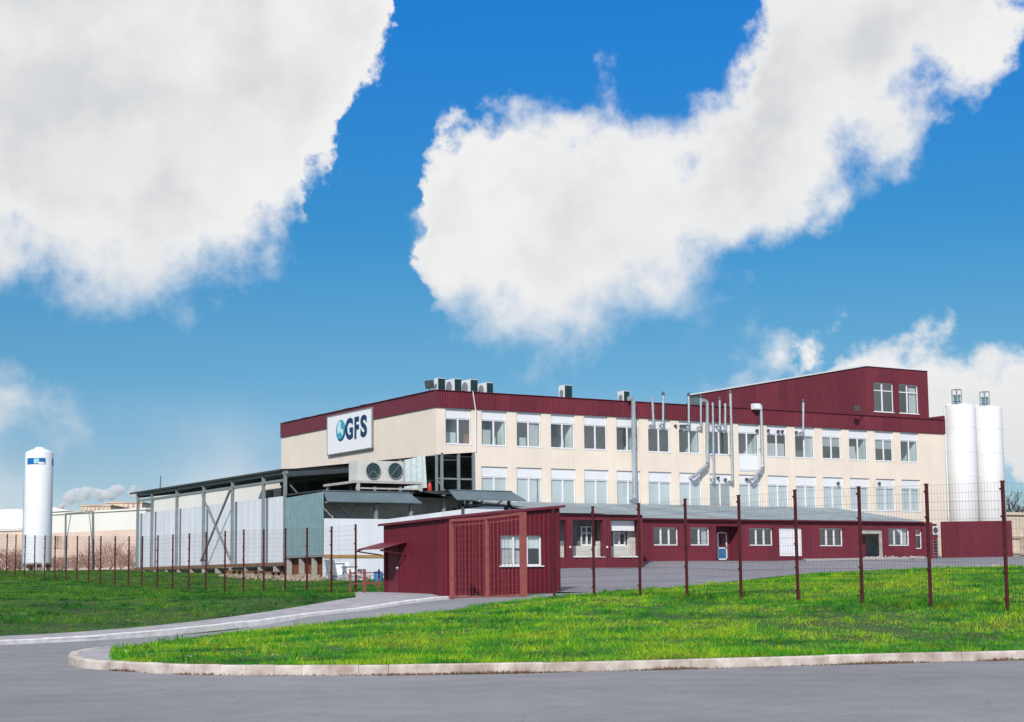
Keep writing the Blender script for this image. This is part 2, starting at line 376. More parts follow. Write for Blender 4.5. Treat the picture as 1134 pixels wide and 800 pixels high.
NAVY = mat('navy_lettering', (.003, .045, .13), .6, var=.05)
LBLUE = mat('label_blue', (.012, .15, .42), .4, var=.15, scale=2)
LTEAL = mat('label_pale_teal', (.35, .62, .70), .4, var=.15, scale=3)
BLINDM = mat('pale_blue_blind', (.70, .69, .70), .8, var=.05, scale=.8)
BLINDG = mat('grey_blind', (.42, .43, .43), .8, var=.06, scale=.8)
CURT = mat('pale_curtain', (.55, .52, .52), .9, var=.08, scale=6)
ROOMW = mat('room_wall', (.72, .78, .76), .9, var=.2, scale=.5)
ROOMF = mat('room_floor', (.48, .47, .45), .7, var=.2, scale=.8)
CARTON = mat('cardboard', (.36, .20, .12), .9, var=.2, scale=2)
CLOTH = mat('white_coat_cloth', (.7, .72, .75), .9, var=.1, scale=3)
TILE = mat('white_wall_tile', (.62, .61, .57), .6, var=.08, scale=2.0)

def glass(name, tint):
    m = bpy.data.materials.new(name); m.use_nodes = True; nt = m.node_tree; N = nt.nodes; L = nt.links
    N.remove(N['Principled BSDF']); out = N['Material Output']
    t = N.new('ShaderNodeBsdfTransparent'); t.inputs[0].default_value = (*tint, 1)
    g = N.new('ShaderNodeBsdfGlossy'); g.inputs['Roughness'].default_value = .02; g.inputs[0].default_value = (.9, .95, 1, 1)
    geo = N.new('ShaderNodeNewGeometry'); n = N.new('ShaderNodeTexNoise'); n.inputs['Scale'].default_value = .9; n.inputs['Detail'].default_value = 1
    L.new(geo.outputs['Position'], n.inputs['Vector'])
    bp = N.new('ShaderNodeBump'); bp.inputs['Strength'].default_value = .05; bp.inputs['Distance'].default_value = .05; L.new(n.outputs[0], bp.inputs['Height']); L.new(bp.outputs[0], g.inputs['Normal'])
    lw = N.new('ShaderNodeLayerWeight'); lw.inputs[0].default_value = .5
    pw = N.new('ShaderNodeMath'); pw.operation = 'POWER'; pw.inputs[1].default_value = 5.; L.new(lw.outputs['Facing'], pw.inputs[0])
    ad = N.new('ShaderNodeMath'); ad.operation = 'MULTIPLY_ADD'; ad.inputs[1].default_value = .93; ad.inputs[2].default_value = .15; L.new(pw.outputs[0], ad.inputs[0]); ad.use_clamp = True
    mx = N.new('ShaderNodeMixShader'); L.new(ad.outputs[0], mx.inputs[0]); L.new(t.outputs[0], mx.inputs[1]); L.new(g.outputs[0], mx.inputs[2]); L.new(mx.outputs[0], out.inputs[0])
    return m
GLASS = glass('window_glass', (.84, .92, .92))

def grassmat(nm='grass_blades', gain=(1, 1, 1)):
    m = bpy.data.materials.new(nm); m.use_nodes = True; nt = m.node_tree; N = nt.nodes; L = nt.links
    b = N['Principled BSDF']; b.inputs['Roughness'].default_value = .6; b.inputs['Specular IOR Level'].default_value = .2
    geo = N.new('ShaderNodeNewGeometry')
    def nz(sc, d): n = N.new('ShaderNodeTexNoise'); n.inputs['Scale'].default_value = sc; n.inputs['Detail'].default_value = d; L.new(geo.outputs['Position'], n.inputs['Vector']); return n.outputs[0]
    def ramp(v, *st):
        r = N.new('ShaderNodeValToRGB'); L.new(v, r.inputs[0]); e = r.color_ramp.elements
        e[0].position, e[0].color = st[0][0], (*st[0][1], 1); e[1].position, e[1].color = st[-1][0], (*st[-1][1], 1)
        for p, c in st[1:-1]: x = e.new(p); x.color = (*c, 1)
        return r.outputs[0]
    base = ramp(nz(.42, 6), (.36, (.010, .085, .018)), (.43, (.030, .22, .020)), (.50, (.085, .36, .020)), (.565, (.30, .50, .02)), (.62, (.34, .46, .03)), (.70, (.20, .24, .04)))
    fine = ramp(nz(2.1, 4), (.36, (.012, .10, .02)), (.49, (.05, .31, .02)), (.59, (.32, .46, .03)))
    mx = N.new('ShaderNodeMix'); mx.data_type = 'RGBA'; mx.inputs[0].default_value = .45; L.new(base, mx.inputs[6]); L.new(fine, mx.inputs[7])
    # per blade variation, a share of dry straw blades
    rc = ramp(geo.outputs['Random Per Island'], (0., (.62, .72, .7)), (.55, (1., 1., 1.)), (.86, (1.25, 1.15, 1.)), (.985, (2.0, 1.35, .8)))
    mu = N.new('ShaderNodeMix'); mu.data_type = 'RGBA'; mu.blend_type = 'MULTIPLY'; mu.inputs[0].default_value = 1; L.new(mx.outputs[2], mu.inputs[6]); L.new(rc, mu.inputs[7])
    mg = N.new('ShaderNodeMix'); mg.data_type = 'RGBA'; mg.blend_type = 'MULTIPLY'; mg.inputs[0].default_value = 1; L.new(mu.outputs[2], mg.inputs[6]); mg.inputs[7].default_value = (*gain, 1); mu = mg
    L.new(mu.outputs[2], b.inputs['Base Color'])
    tr = N.new('ShaderNodeBsdfTranslucent'); L.new(mu.outputs[2], tr.inputs[0])
    ms = N.new('ShaderNodeMixShader'); ms.inputs[0].default_value = .3; L.new(b.outputs[0], ms.inputs[1]); L.new(tr.outputs[0], ms.inputs[2]); L.new(ms.outputs[0], N['Material Output'].inputs[0])
    return m
GRASS = grassmat(gain=(1.22, 1.24, 1.1)); LAWN = grassmat('lawn_blades', (.50, .66, 1.15))

# ------------------------------------------------------------------ terrain
CX, CY = 55.392, 100.173
KF = [(1134, 731), (1000, 734.5), (900, 737), (730, 742), (567, 746), (430, 748), (300, 748), (200, 747), (120, 742.5)]     # foot of the kerb in front of the grass island
kf = [onZ(x, y, 0)[:2] for x, y in KF]
kd = unit(kf[0]-kf[4])
far_r = kf[0]+kd*120
tip = [onZ(x, y, 0)[:2] for x, y in ((88, 739.5), (76, 735), (84, 729), (122, 722.5))]
PC = [(0, 714, 42.6), (106, 709, 45.2), (185, 702, 47.7), (250, 695, 49.8), (300, 690, 51.6), (404, 677, 55.9), (497, 666, 60.0)]       # kerb along the footpath
pc = [atd(*p) for p in PC]; pc[0][2] = pc[1][2] = 0.
dl = unit(pc[0][:2]-pc[1][:2]); far_l = pc[0][:2]+dl*150
PF = [(0, 707, 44.6), (106, 700.5, 47.2), (185, 694, 49.8), (250, 686, 52.2), (300, 679, 54.3), (350, 670.5, 57.3), (394, 663.5, 60.5)]   # far side of the footpath
pf = [atd(*p) for p in PF]
IR = [(122, 722.5, 37.3), (185, 709, 40.2), (250, 702.5, 42.2), (355, 691, 45.2), (435, 683, 47.6), (497, 677, 49.4), (528, 670.5, 51.0), (600, 662.5, 53.4), (640, 659.5, 54.6)]  # drive side of the island
ir = [atd(*p) for p in IR]
YB = [(690, 655, 57), (755, 650.5, 60), (820, 644, 63), (905, 635, 66), (1000, 631.5, 66), (1116, 628, 64), (1200, 626, 63)]              # grass edge of the yard
yb = [atd(*p) for p in YB]
fence_pts = [(118.5, .605), (108.6, .263), (88.7, -.319), (73.6, -.528), (63.6, -.554), (57, -.62), (52, -.62), (47, -.6), (43.6, -.579), (38.6, -.6), (36.1, -.72), (33.7, -.72), (31.2, -.74), (28.8, -.82), (26.4, -.90), (15, -1.1), (0, -1.35)]
CP = []
for p in kf: CP.append((p[0]+.1*kd[1], p[1]-.1*kd[0], .16))
for p in tip: CP.append((*p, .15))
for t in (8, 16, 24, 32, 45, 60, 110): q = kf[0]+kd*t; CP.append((q[0]+.1*kd[1], q[1]-.1*kd[0], .16)); CP.append((q[0]-5*kd[1], q[1]+5*kd[0], .55))
for t in (30, 80, 140): q = pc[0][:2]+dl*t; CP.append((*q, .05))
for L_ in (pc, pf, ir, yb): CP += [tuple(p) for p in L_]
CP += [(30, y, z+EYE) for y, z in fence_pts]
CP += [(36, 52, 1.02), (33, 60, 1.03)]
for a in ((711, 622), (795, 621.7), (864, 621.5), (905, 620), (978, 619), (1030, 619)): CP.append(tuple(onY(*a, 94.17)))
for a in ((622, 629.7), (712, 629)): CP.append(tuple(onY(*a, 90.)))
CP += [(50, 93, 1.95), (44, 94.6, 1.75), (44, 101, 2.0), (44, 116, 2.3), (44, 132, 2.55), (38, 139, 2.7), (30, 135, 2.8), (10, 110, 2.2), (0, 80, 1.2), (-20, 60, .6), (-40, 120, 2.0)]
CP += [(120, 97, 3.1), (112, 70, 2.4), (90, 60, 1.6), (75, 45, 1.4), (70, 20, .9), (120, 20, 1.0), (60, 130, 3.0), (110, 130, 3.4), (70, 170, 3.2), (40, 180, 3.0), (0, 180, 3.0), (150, 150, 3.6), (90, 220, 3.6), (-60, 220, 3.2), (20, 240, 3.4), (200, 60, 2.5)]
CP = np.array(CP, float)
def fit_tps(P, lam=.02):
    n = len(P); d2 = ((P[:, None, :2]-P[None, :, :2])**2).sum(2); K = .5*d2*np.log(d2+1e-9)
    A = np.zeros((n+3, n+3)); A[:n, :n] = K+np.eye(n)*lam*100; A[:n, n] = 1; A[:n, n+1:] = P[:, :2]; A[n, :n] = 1; A[n+1:, :n] = P[:, :2].T
    return np.linalg.solve(A, np.r_[P[:, 2], 0, 0, 0])
TW = fit_tps(CP)
def inside(poly, X, Y):
    poly = np.asarray(poly); r = np.zeros(X.shape, bool); j = len(poly)-1
    for i in range(len(poly)):
        xi, yi = poly[i]; xj, yj = poly[j]
        c = ((yi > Y) != (yj > Y)) & (X < (xj-xi)*(Y-yi)/((yj-yi) or 1e-12)+xi); r ^= c; j = i
    return r
ROADP = [*[far_r], *kf, *tip, tuple(ir[0][:2]), tuple(pc[1][:2]), tuple(pc[0][:2]), tuple(far_l), (-150, -120), (150, -150)]
ROADP = [tuple(map(float, p)) for p in ROADP]
DRIVEP = [tuple(p[:2]) for p in pc[1:]]+[(30.2, 56.0), (30.6, 56.2), (30.9, 50.0), (36.2, 50.0), (36.2, 47.0), tuple(yb[0][:2])]+[tuple(p[:2]) for p in ir[::-1]]
PATHP = [tuple(far_l)]+[tuple(p[:2]) for p in pc]+[(31, 56.5), (31, 63.5)]+[tuple(p[:2]) for p in pf[::-1]]+[tuple(far_l+np.array([-dl[1], dl[0]])*-2.0)]
YARDP = [(36.2, 47.0), (36.2, 60), (38, 66), (42, 75), (50, 86), (57, 90), (58, 92), (66, 91), (66, 94.4), (98, 94.4), (102, 97.2), (125, 97), (140, 90), (130, 40)]+[tuple(p[:2]) for p in yb[::-1]]
def hgt(X, Y):
    X = np.asarray(X, float); Y = np.asarray(Y, float); sh = X.shape; x = X.ravel(); y = Y.ravel(); out = np.empty(x.size)
    for i in range(0, x.size, 20000):
        a = x[i:i+20000]; b = y[i:i+20000]
        d2 = (a[:, None]-CP[None, :, 0])**2+(b[:, None]-CP[None, :, 1])**2
        z = (.5*d2*np.log(d2+1e-9))@TW[:-3]+TW[-3]+TW[-2]*a+TW[-1]*b
        r = np.hypot(a-50, b-80); t = np.clip((r-150)/150, 0, 1); plate = np.clip(2.5+b*.004, 0, 5)
        out[i:i+20000] = np.clip(z*(1-t)+plate*t, -.05, 6)
    return out.reshape(sh)
def h1(x, y): return float(hgt(np.array([x]), np.array([y]))[0])
def axis(lo, hi, step):
    a = list(np.arange(lo, hi+1e-6, step)); s = step; q = lo
    while q > -2500: s *= 1.35; q -= s; a.insert(0, q)
    s = step; q = hi
    while q < 2500: s *= 1.35; q += s; a.append(q)
    return np.array(a)
gx = axis(0, 125, .7); gy = axis(12, 145, .7); GX, GY = np.meshgrid(gx, gy)
GZ = hgt(GX, GY)
for ox, oy in ((0, 0), (1, 0), (-1, 0), (0, 1), (0, -1), (.7, .7), (-.7, .7), (.7, -.7), (-.7, -.7)):
    k_ = inside(ROADP, GX+ox, GY+oy); GZ[k_] = np.minimum(GZ[k_], -.3)
for P in (DRIVEP, PATHP, YARDP): GZ[inside(P, GX, GY)] -= .07
def grid_mesh(name, X, Y, Z, m, kind='structure'):
    h, w = X.shape; v = np.stack([X, Y, Z], -1).reshape(-1, 3); i = np.arange(h*w).reshape(h, w)
    f = np.stack([i[:-1, :-1], i[:-1, 1:], i[1:, 1:], i[1:, :-1]], -1).reshape(-1, 4)
    me = bpy.data.meshes.new(name); me.from_pydata(v.tolist(), [], f.tolist()); me.materials.append(m)
    me.polygons.foreach_set('use_smooth', [True]*len(me.polygons)); me.update()
    o = bpy.data.objects.new(name, me); COL.objects.link(o); o['kind'] = kind; return o
grid_mesh('ground', GX, GY, GZ, SOIL)
def sheet(name, poly, m, zf, off=.004, step=1.5, label=None):
    poly = [Vector((float(a), float(b))) for a, b in poly]; n = len(poly)
    P = np.array([tuple(p) for p in poly]); x0, y0 = P.min(0); x1, y1 = P.max(0)
    # subdivide outline
    out = []
    for i in range(n):
        a, b = poly[i], poly[(i+1) % n]; k = max(1, int(min((b-a).length/step, 40)))
        out += [a.lerp(b, t/k) for t in range(k)]
    xs = np.arange(x0, x1, step) if (x1-x0)/step < 160 else np.linspace(x0, x1, 160); ys = np.arange(y0, y1, step) if (y1-y0)/step < 160 else np.linspace(y0, y1, 160)
    A, B = np.meshgrid(xs, ys); A = A.ravel(); B = B.ravel(); k = inside(P, A, B)
    pts = out+[Vector((a, b)) for a, b in zip(A[k], B[k])]; m_ = len(out)
    r = delaunay_2d_cdt(pts, [(i, (i+1) % m_) for i in range(m_)], [list(range(m_))], 1, 1e-5)
    vx = np.array([p.x for p in r[0]]); vy = np.array([p.y for p in r[0]]); vz = zf(vx, vy)+off
    me = bpy.data.meshes.new(name); me.from_pydata(list(zip(vx.tolist(), vy.tolist(), vz.tolist())), [], [tuple(f) for f in r[2]]); me.materials.append(m)
    # faces up
    me.update()
    if me.polygons and sum(p.normal.z for p in me.polygons) < 0: me.flip_normals()
    me.polygons.foreach_set('use_smooth', [True]*len(me.polygons))
    o = bpy.data.objects.new(name, me); COL.objects.link(o); o['kind'] = 'structure'; return o
apron = [tuple(np.array(p)+unit(np.array(onZ(112, 731, 0)[:2])-np.array(p))*.30) for p in (tip[0], tip[1], tip[2])]+[tuple(tip[3]), tuple(onZ(124, 732.2, .16)[:2])]
gs = np.array([kd[1], -kd[0]]); gs = gs if gs@(ir[4][:2]-kf[4]) > 0 else -gs      # towards the grass
VERGE = [tuple(far_r+gs*.14)]+[tuple(p+gs*(.14 if i_ < 6 else .17)) for i_, p in enumerate(kf)]+[tuple(ir[0][:2])]+[tuple(p[:2]) for p in ir[1:]]+[tuple(p[:2]) for p in yb]+[(100, 38), (150, -30)]
sheet('verge', VERGE, SOIL, lambda x, y: np.minimum(hgt(x, y), np.where(np.zeros_like(x) > 1, 0, 9)), -.012, 1.0)
sheet('road', ROADP[:-5]+[tuple(ir[1][:2]), tuple(pc[2][:2])]+ROADP[-4:], ROAD, lambda x, y: x*0, 0., 3.)
def mouth(x, y):
    a = np.array(pc[1][:2]); c = np.array(ir[0][:2]); e = unit(c-a); n = np.array([-e[1], e[0]]); q = np.array(pc[4][:2])
    if (q-a)@n < 0: n = -n
    return np.clip(((x-a[0])*n[0]+(y-a[1])*n[1])/7, 0, 1)
DRIVES = DRIVEP[:-len(ir)]+[tuple(p[:2]-gs*.35) for p in ir[::-1]]
sheet('driveway', DRIVES, DRIVEM, lambda x, y: np.maximum(hgt(x, y), .0)*mouth(x, y), .006, .8)
PAVE = mat('footpath_paving', (.38, .365, .375), .9, var=.16, scale=1.2, bump=.3, bscale=20)
sheet('footpath', PATHP, PAVE, lambda x, y: np.maximum(hgt(x, y), .0), .07, .8)
sheet('yard', YARDP, YARDM, lambda x, y: hgt(x, y), .02, 1.2)

def kerbline(name, pts, m, w=.17, h=.16, stone=1.0, base=None, sink=.1, jit=.008, gap=.006):
    b = MB(); pts = [np.array(p[:2], float) for p in pts]
    seg = [np.linalg.norm(q-p) for p, q in zip(pts, pts[1:])]; T = sum(seg)
    def at(t):
        for p, q, s_ in zip(pts, pts[1:], seg):
            if t <= s_ or (q is pts[-1]): return p+(q-p)*min(1, t/s_)
            t -= s_
    n = max(1, int(T/stone)); L = T/n
    for i in range(n):
        a = at(i*L+gap); c = at((i+1)*L-gap); d = unit(c-a); nn = np.array([-d[1], d[0]])*(1 if w > 0 else -1)
        off = random.uniform(-jit, jit); dz = random.uniform(-jit, jit)
        za = (base(a) if base else 0)+dz; zc = (base(c) if base else 0)+dz
        A = [a+nn*off, c+nn*off, c+nn*(off+abs(w)), a+nn*(off+abs(w))]; ch = .022
        k = len(b.v)
        zb = [za, zc, zc, za]
        for q, z in zip(A, zb): b.v.append((q[0], q[1], z-sink))
        for q, z in zip(A, zb): b.v.append((q[0], q[1], z+h-ch))
        A2 = [A[0]+(d+nn)*ch, A[1]+(-d+nn)*ch, A[2]+(-d-nn)*ch, A[3]+(d-nn)*ch]
        for q, z in zip(A2, zb): b.v.append((q[0], q[1], z+h))
        for r in (0, 4):
            for j in range(4): b.f.append((k+r+j, k+r+(j+1) % 4, k+r+4+(j+1) % 4, k+r+4+j)); b.m.append(0)
        b.f.append((k+8, k+9, k+10, k+11)); b.m.append(0)
    o = b.build(name, m); o['kind'] = 'structure'; return o
# the front kerb runs right to left so that its body lies on the grass side
kerbline('kerb', [kf[0]+kd*60]+kf[:-3], KERB, stone=2.6, w=-.20, h=.17)
tq = [np.array(p) for p in kf[-5:]]+[np.array(p) for p in tip]; tc = []
for i in range(1, len(tq)-1):
    p0, p1, p2, p3 = tq[i-1], tq[i], tq[i+1], tq[min(len(tq)-1, i+2)]
    if i < 1: continue
    for k in range(6):
        t = k/6; tc.append(.5*(2*p1+(p2-p0)*t+(2*p0-5*p1+4*p2-p3)*t*t+(3*p1-p0-3*p2+p3)*t**3))
tc.append(tq[-1])
kerbline('kerb', tc[:-3], KERB, stone=.5, w=-.20, h=.17, gap=.003)
kerbline('footpath_kerb', [pc[0][:2]+dl*60]+[p[:2] for p in pc], KERBW, stone=1.0, w=.20, h=.12, base=lambda p: max(0, h1(*p)))
sheet('kerb_apron', apron, PAVE, lambda x, y: x*0+.162, 0., .5)

# ------------------------------------------------------------------ grass
def make_grass():
    N = 1350000
    az = rng.uniform(-.54, .54, N)+YAW; d0, d1 = 24., 150.
    # denser near the viewer, thinning with distance
    d = (rng.uniform(0, 1, N)*(d1**.55-d0**.55)+d0**.55)**(1/.55)
    X = d*np.sin(az); Y = d*np.cos(az)
    keep = np.ones(N, bool)
    for P in (ROADP, DRIVEP, PATHP, YARDP, [tuple(tip[0]), tuple(tip[1]), tuple(tip[2]), tuple(tip[3]), tuple(onZ(120, 736, .16)[:2])]): keep &= ~inside(P, X, Y)
    for x0, x1, y0, y1 in ((30.4, 36.5, 49.5, 64.2), (43.3, 130, 89, 170), (36.5, 40, 137, 141)): keep &= ~((X > x0) & (X < x1) & (Y > y0) & (Y < y1))
    # not beyond the yard
    keep &= ~((X > 44) & (Y > 75) & (X < 130))
    # clear of the kerb body
    a = np.array(kf[-1]); n = np.array([-kd[1], kd[0]])
    for p, q in zip(kf[:-1], kf[1:]):
        e = q-p; L = np.linalg.norm(e); e = e/L; t = (X-p[0])*e[0]+(Y-p[1])*e[1]; s_ = np.abs(-(X-p[0])*e[1]+(Y-p[1])*e[0])
        keep &= ~((t > -.2) & (t < L+.2) & (s_ < .215))
    # bare and thin patches
    def vnoise(x, y, sc, seed):
        r = np.random.default_rng(seed); out = 0
        for k in range(5):
            th = r.uniform(0, 6.28); ph = r.uniform(0, 6.28); f = sc*r.uniform(.6, 1.7); out = out+np.sin((x*math.cos(th)+y*math.sin(th))*f+ph+1.7*np.sin((x*math.sin(th)-y*math.cos(th))*f*.7+ph*2))
        return out/5
    thin = vnoise(X, Y, .9, 3)+.6*vnoise(X, Y, 2.7, 4)
    keep &= rng.uniform(0, 1, N) < np.clip(1.1+thin*.7, .45, 1)
    X, Y, d = X[keep], Y[keep], d[keep]; n0 = len(X)
    # tussocks: many blades fanning out from one root
    k = rng.choice(n0, 1500, p=(1/d**1.0)/np.sum(1/d**1.0)); m_ = 26
    tr = rng.normal(0, 1, (1500, m_, 2)); TXY = np.stack([X[k], Y[k]], 1)[:, None]+tr*rng.uniform(.03, .11, (1500, 1, 1))
    X = np.r_[X, TXY[..., 0].ravel()]; Y = np.r_[Y, TXY[..., 1].ravel()]; d = np.r_[d, np.repeat(d[k], m_)]; n = len(X)
    Z = hgt(X, Y)-.015
    w = .011*np.clip(d/30, .8, 5)**.9*rng.uniform(.7, 1.4, n)
    hm = vnoise(X, Y, .55, 9)+.7*vnoise(X, Y, 1.9, 11)
    H = (.070+.045*np.clip(hm, -1.1, 1.6))*rng.uniform(.5, 1.4, n)
    fd = np.abs(X-30); H *= 1+1.1*np.exp(-(fd/.45)**2)      # unmown strip along the fence
    H = np.where(rng.uniform(0, 1, n) < .006, H*2.3, H)
    lean = rng.normal(0, .55, (n, 2))
    H[n0:] = np.repeat(rng.uniform(.10, .22, 1500), m_)*rng.uniform(.6, 1.1, n-n0); lean[n0:] = tr.reshape(-1, 2)*.42
    H = np.clip(H, .03, .5); lean = lean*H[:, None]
    a = rng.uniform(0, 2*np.pi, n); ca, sa = np.cos(a), np.sin(a)
    V = np.empty((n, 5, 3)); mid = lean*.38
    V[:, 0] = np.stack([X-ca*w/2, Y-sa*w/2, Z], 1); V[:, 1] = np.stack([X+ca*w/2, Y+sa*w/2, Z], 1)
    V[:, 2] = np.stack([X+ca*w*.38+mid[:, 0], Y+sa*w*.38+mid[:, 1], Z+H*.6], 1); V[:, 3] = np.stack([X-ca*w*.38+mid[:, 0], Y-sa*w*.38+mid[:, 1], Z+H*.6], 1)
    V[:, 4] = np.stack([X+lean[:, 0], Y+lean[:, 1], Z+H*.95], 1)
    isl = inside(VERGE+[], X, Y)|((X > 29)&(Y < 50))
    for nm, sel, m, lab in (('grass', isl, GRASS, 'bright rough grass with lime and straw patches between kerb, driveway and right fence'), ('lawn', ~isl, LAWN, 'darker green lawn left of the footpath, running under the left fence')):
        VV = V[sel]; c = len(VV); i = np.arange(c)*5
        loops = np.stack([i, i+1, i+2, i+3, i+3, i+2, i+4], 1).ravel()
        starts = np.stack([np.arange(c)*7, np.arange(c)*7+4], 1).ravel(); tot = np.tile([4, 3], c)
        me = bpy.data.meshes.new(nm); me.vertices.add(c*5); me.vertices.foreach_set('co', VV.ravel())
        me.loops.add(c*7); me.loops.foreach_set('vertex_index', loops.astype(np.int32)); me.polygons.add(c*2)
        me.polygons.foreach_set('loop_start', starts.astype(np.int32)); me.polygons.foreach_set('loop_total', tot.astype(np.int32))
        me.materials.append(m); me.update(calc_edges=True)
        o = bpy.data.objects.new(nm, me); COL.objects.link(o); tag(o, lab, 'grass', kind='stuff')
    # small white flowers scattered over the verge
    q = np.where(isl & (np.arange(n) < n0) & (d < 55))[0]; q = rng.choice(q, 420); b = MB()
    for j in q:
        r_ = random.uniform(.012, .026); x, y, z = X[j], Y[j], Z[j]+random.uniform(.07, .16); t_ = random.uniform(-.6, .6)
        b.quad(*[(x+r_*math.cos(e), y+r_*math.sin(e), z+r_*math.sin(e)*t_-r_*.5*math.cos(e)) for e in (0, 1.05, 2.1, 3.14, 4.19, 5.24)])
    tag(b.build('white_flowers', PVC), 'tiny white flowers scattered through the rough grass by the kerb', 'flowers', kind='stuff')
make_grass()

# ------------------------------------------------------------------ windows (all face -Y); local origin at lower left of the opening, y = 0 at the frame front
WCACHE = {}
def window(parent, x, y, z, w, h, panel=0., mull=(.5,), blind=None, curtain=None, sill=True, trans=None, name='window', fw=.075):
    key = (round(w, 2), round(h, 2), panel, mull, sill, trans, fw)
    if key not in WCACHE:
        f = MB(); gh = h-panel
        f.box((0, 0, 0), (fw, .07, gh)); f.box((w-fw, 0, 0), (w, .07, gh)); f.box((fw, 0, 0), (w-fw, .07, fw)); f.box((fw, 0, gh-fw), (w-fw, .07, gh))
        for q in mull: f.box((w*q-fw*.75, -.012, fw), (w*q+fw*.75, .06, gh-fw))
        if trans: f.box((fw, -.006, trans-fw/2), (w-fw, .058, trans+fw/2))
        g = MB(); g.quad((fw, .035, fw), (w-fw, .035, fw), (w-fw, .035, gh-fw), (fw, .035, gh-fw))
        p = MB()
        if panel: p.box((0, -.02, gh+.004), (w, .05, h)); p.box((0, -.035, gh+.004), (w, -.02, gh+.05))
        s_ = MB(); s_.box((-.06, -.16, -.045), (w+.06, .0, 0))
        WCACHE[key] = [f.mesh('window', PVC), g.mesh('pane', GLASS), p.mesh('panel', WHITE) if panel else None, s_.mesh('sill', PVC) if sill else None]
    me = WCACHE[key]; o = bpy.data.objects.new(name, me[0]); COL.objects.link(o); o.parent = parent; o.location = Vector((x, y, z))-rootloc(parent)
    for nm, m in (('pane', me[1]), ('panel', me[2]), ('sill', me[3])):
        if m: c = bpy.data.objects.new(nm, m); COL.objects.link(c); c.parent = o
    gh = h-panel
    if blind:
        b = MB(); b.box((.05, .10, .03+blind[1]*gh), (w-.05, .12, gh-.02)); b.build('blind', blind[0], o, local=True)
    if curtain:
        b = MB()
        for c0, c1, t in curtain:
            n = 14
            for i in range(n):
                a, q = c0+(c1-c0)*i/n, c0+(c1-c0)*(i+1)/n
                b.quad((a*w, .14+.02*(i % 2), .05), (q*w, .14+.02*((i+1) % 2), .05), (q*w, .14+.02*((i+1) % 2), gh*t), (a*w, .14+.02*(i % 2), gh*t))
        b.build('curtain', CURT, o, local=True)
    return o

# ------------------------------------------------------------------ main building
RX = 106.5; LY = 127.7; BT = 13.92; PT = 15.10
MBd = empty('factory_building', (CX, CY, 2.0), 'long cream three storey factory with maroon parapet band and rooftop block', 'building')
ux = (1, 0, 0); uy = (0, 1, 0); nS = (0, -1, 0); nW = (-1, 0, 0)
CUTX = 58.6
wx = [CX+.79+3.0*i for i in range(16)]; WW = 2.12
rz0 = 11.28
holesA = [(wx[0]-CX-.02, wx[0]-CX+WW+.02, rz0, BT)]
b = MB()
b.wall((CX, CY, 0), ux, nS, CUTX-CX, 10.5, BT, holesA, depth=.13, zbot=lambda u: 10.47+.085*u)
hb = [(x-CUTX-.02, x-CUTX+WW+.02, rz0 if i != 8 else 9.98, BT) for i, x in enumerate(wx) if i]
hb[8] = (hb[8][0], hb[8][1], 10.05, BT)
hb = [(a, c, (rz0 if j != 8 else 10.05), BT) for j, (a, c, _, _) in enumerate(hb)]
hb += [(x-CUTX-.06, x-CUTX+WW+.06, 7.0, 9.74) for x in wx[1:]]
b.wall((CUTX, CY, 0), ux, nS, RX-CUTX, 1.5, BT, hb, depth=.13)
b.wall((CX, CY, 0), uy, nW, LY-CY, 10.5, BT, (), zbot=lambda u: 10.44+.025*u)
b.quad((RX, CY, 1.5), (RX, LY, 1.5), (RX, LY, BT), (RX, CY, BT)); b.quad((CX, LY, 1.5), (RX, LY, 1.5), (RX, LY, BT), (CX, LY, BT))
# pilaster joints between bays
for i in range(16):
    q = wx[i]+WW+.44
    if q > CUTX: b.box((q-.012, CY-.012, 7.2), (q+.012, CY, BT-.05))
b.build('wall', CREAM, MBd)
bb = MB(); P_ = .09
bb.wall((CX-P_, CY-P_, 0), ux, nS, RX-CX+P_*2, BT-.03, PT, amp=.03, pitch=.2)
bb.wall((RX+P_, CY-P_, 0), uy, (1, 0, 0), 3.2, BT-.03, lambda u: PT+.42, amp=.03)
bb.box((CX-P_, CY-P_, BT-.06), (RX+P_, CY, BT-.03))
bb.build('parapet_band', MAROON, MBd)
bb = MB(); bb.wall((CX-P_, CY-P_, 0), uy, nW, LY-CY+P_, BT-.03, lambda u: PT+.02*math.sin(u*1.3), amp=.008, pitch=.25)
for i in range(9): y0 = CY+3+i*2.7; bb.box((CX-.14, y0, PT-.02), (CX+.2, y0+random.uniform(.3, 1.6), PT+random.uniform(.03, .09)))
bb.build('parapet_band', MAROON_F, MBd)
b = MB(); b.bar((CX-.1, CY-.1, PT+.02), (RX+.1, CY-.1, PT+.02), .2, .03); b.bar((CX-.1, CY+.05, PT+.02), (CX-.1, LY, PT+.02), .2, .03); b.build('coping', MAROON_F, MBd)
b = MB(); b.box((CX+.05, CY+.05, 14.2), (RX-.05, LY-.05, 14.45)); b.build('roof', BITUM, MBd)
b = MB(); b.box((CX+.1, CY+3.4, 10.9), (RX-.1, CY+3.5, 14.1))
for q in range(1, 9): b.box((CX+6*q-.3, CY+.25, 11.0), (CX+6*q-.2, CY+3.4, 14.1))
b.build('interior_wall', ROOMW, MBd)
b = MB(); b.box((CX+.1, CY+.2, 10.75), (RX-.1, CY+6, 10.98)); b.build('interior_floor', ROOMF, MBd)
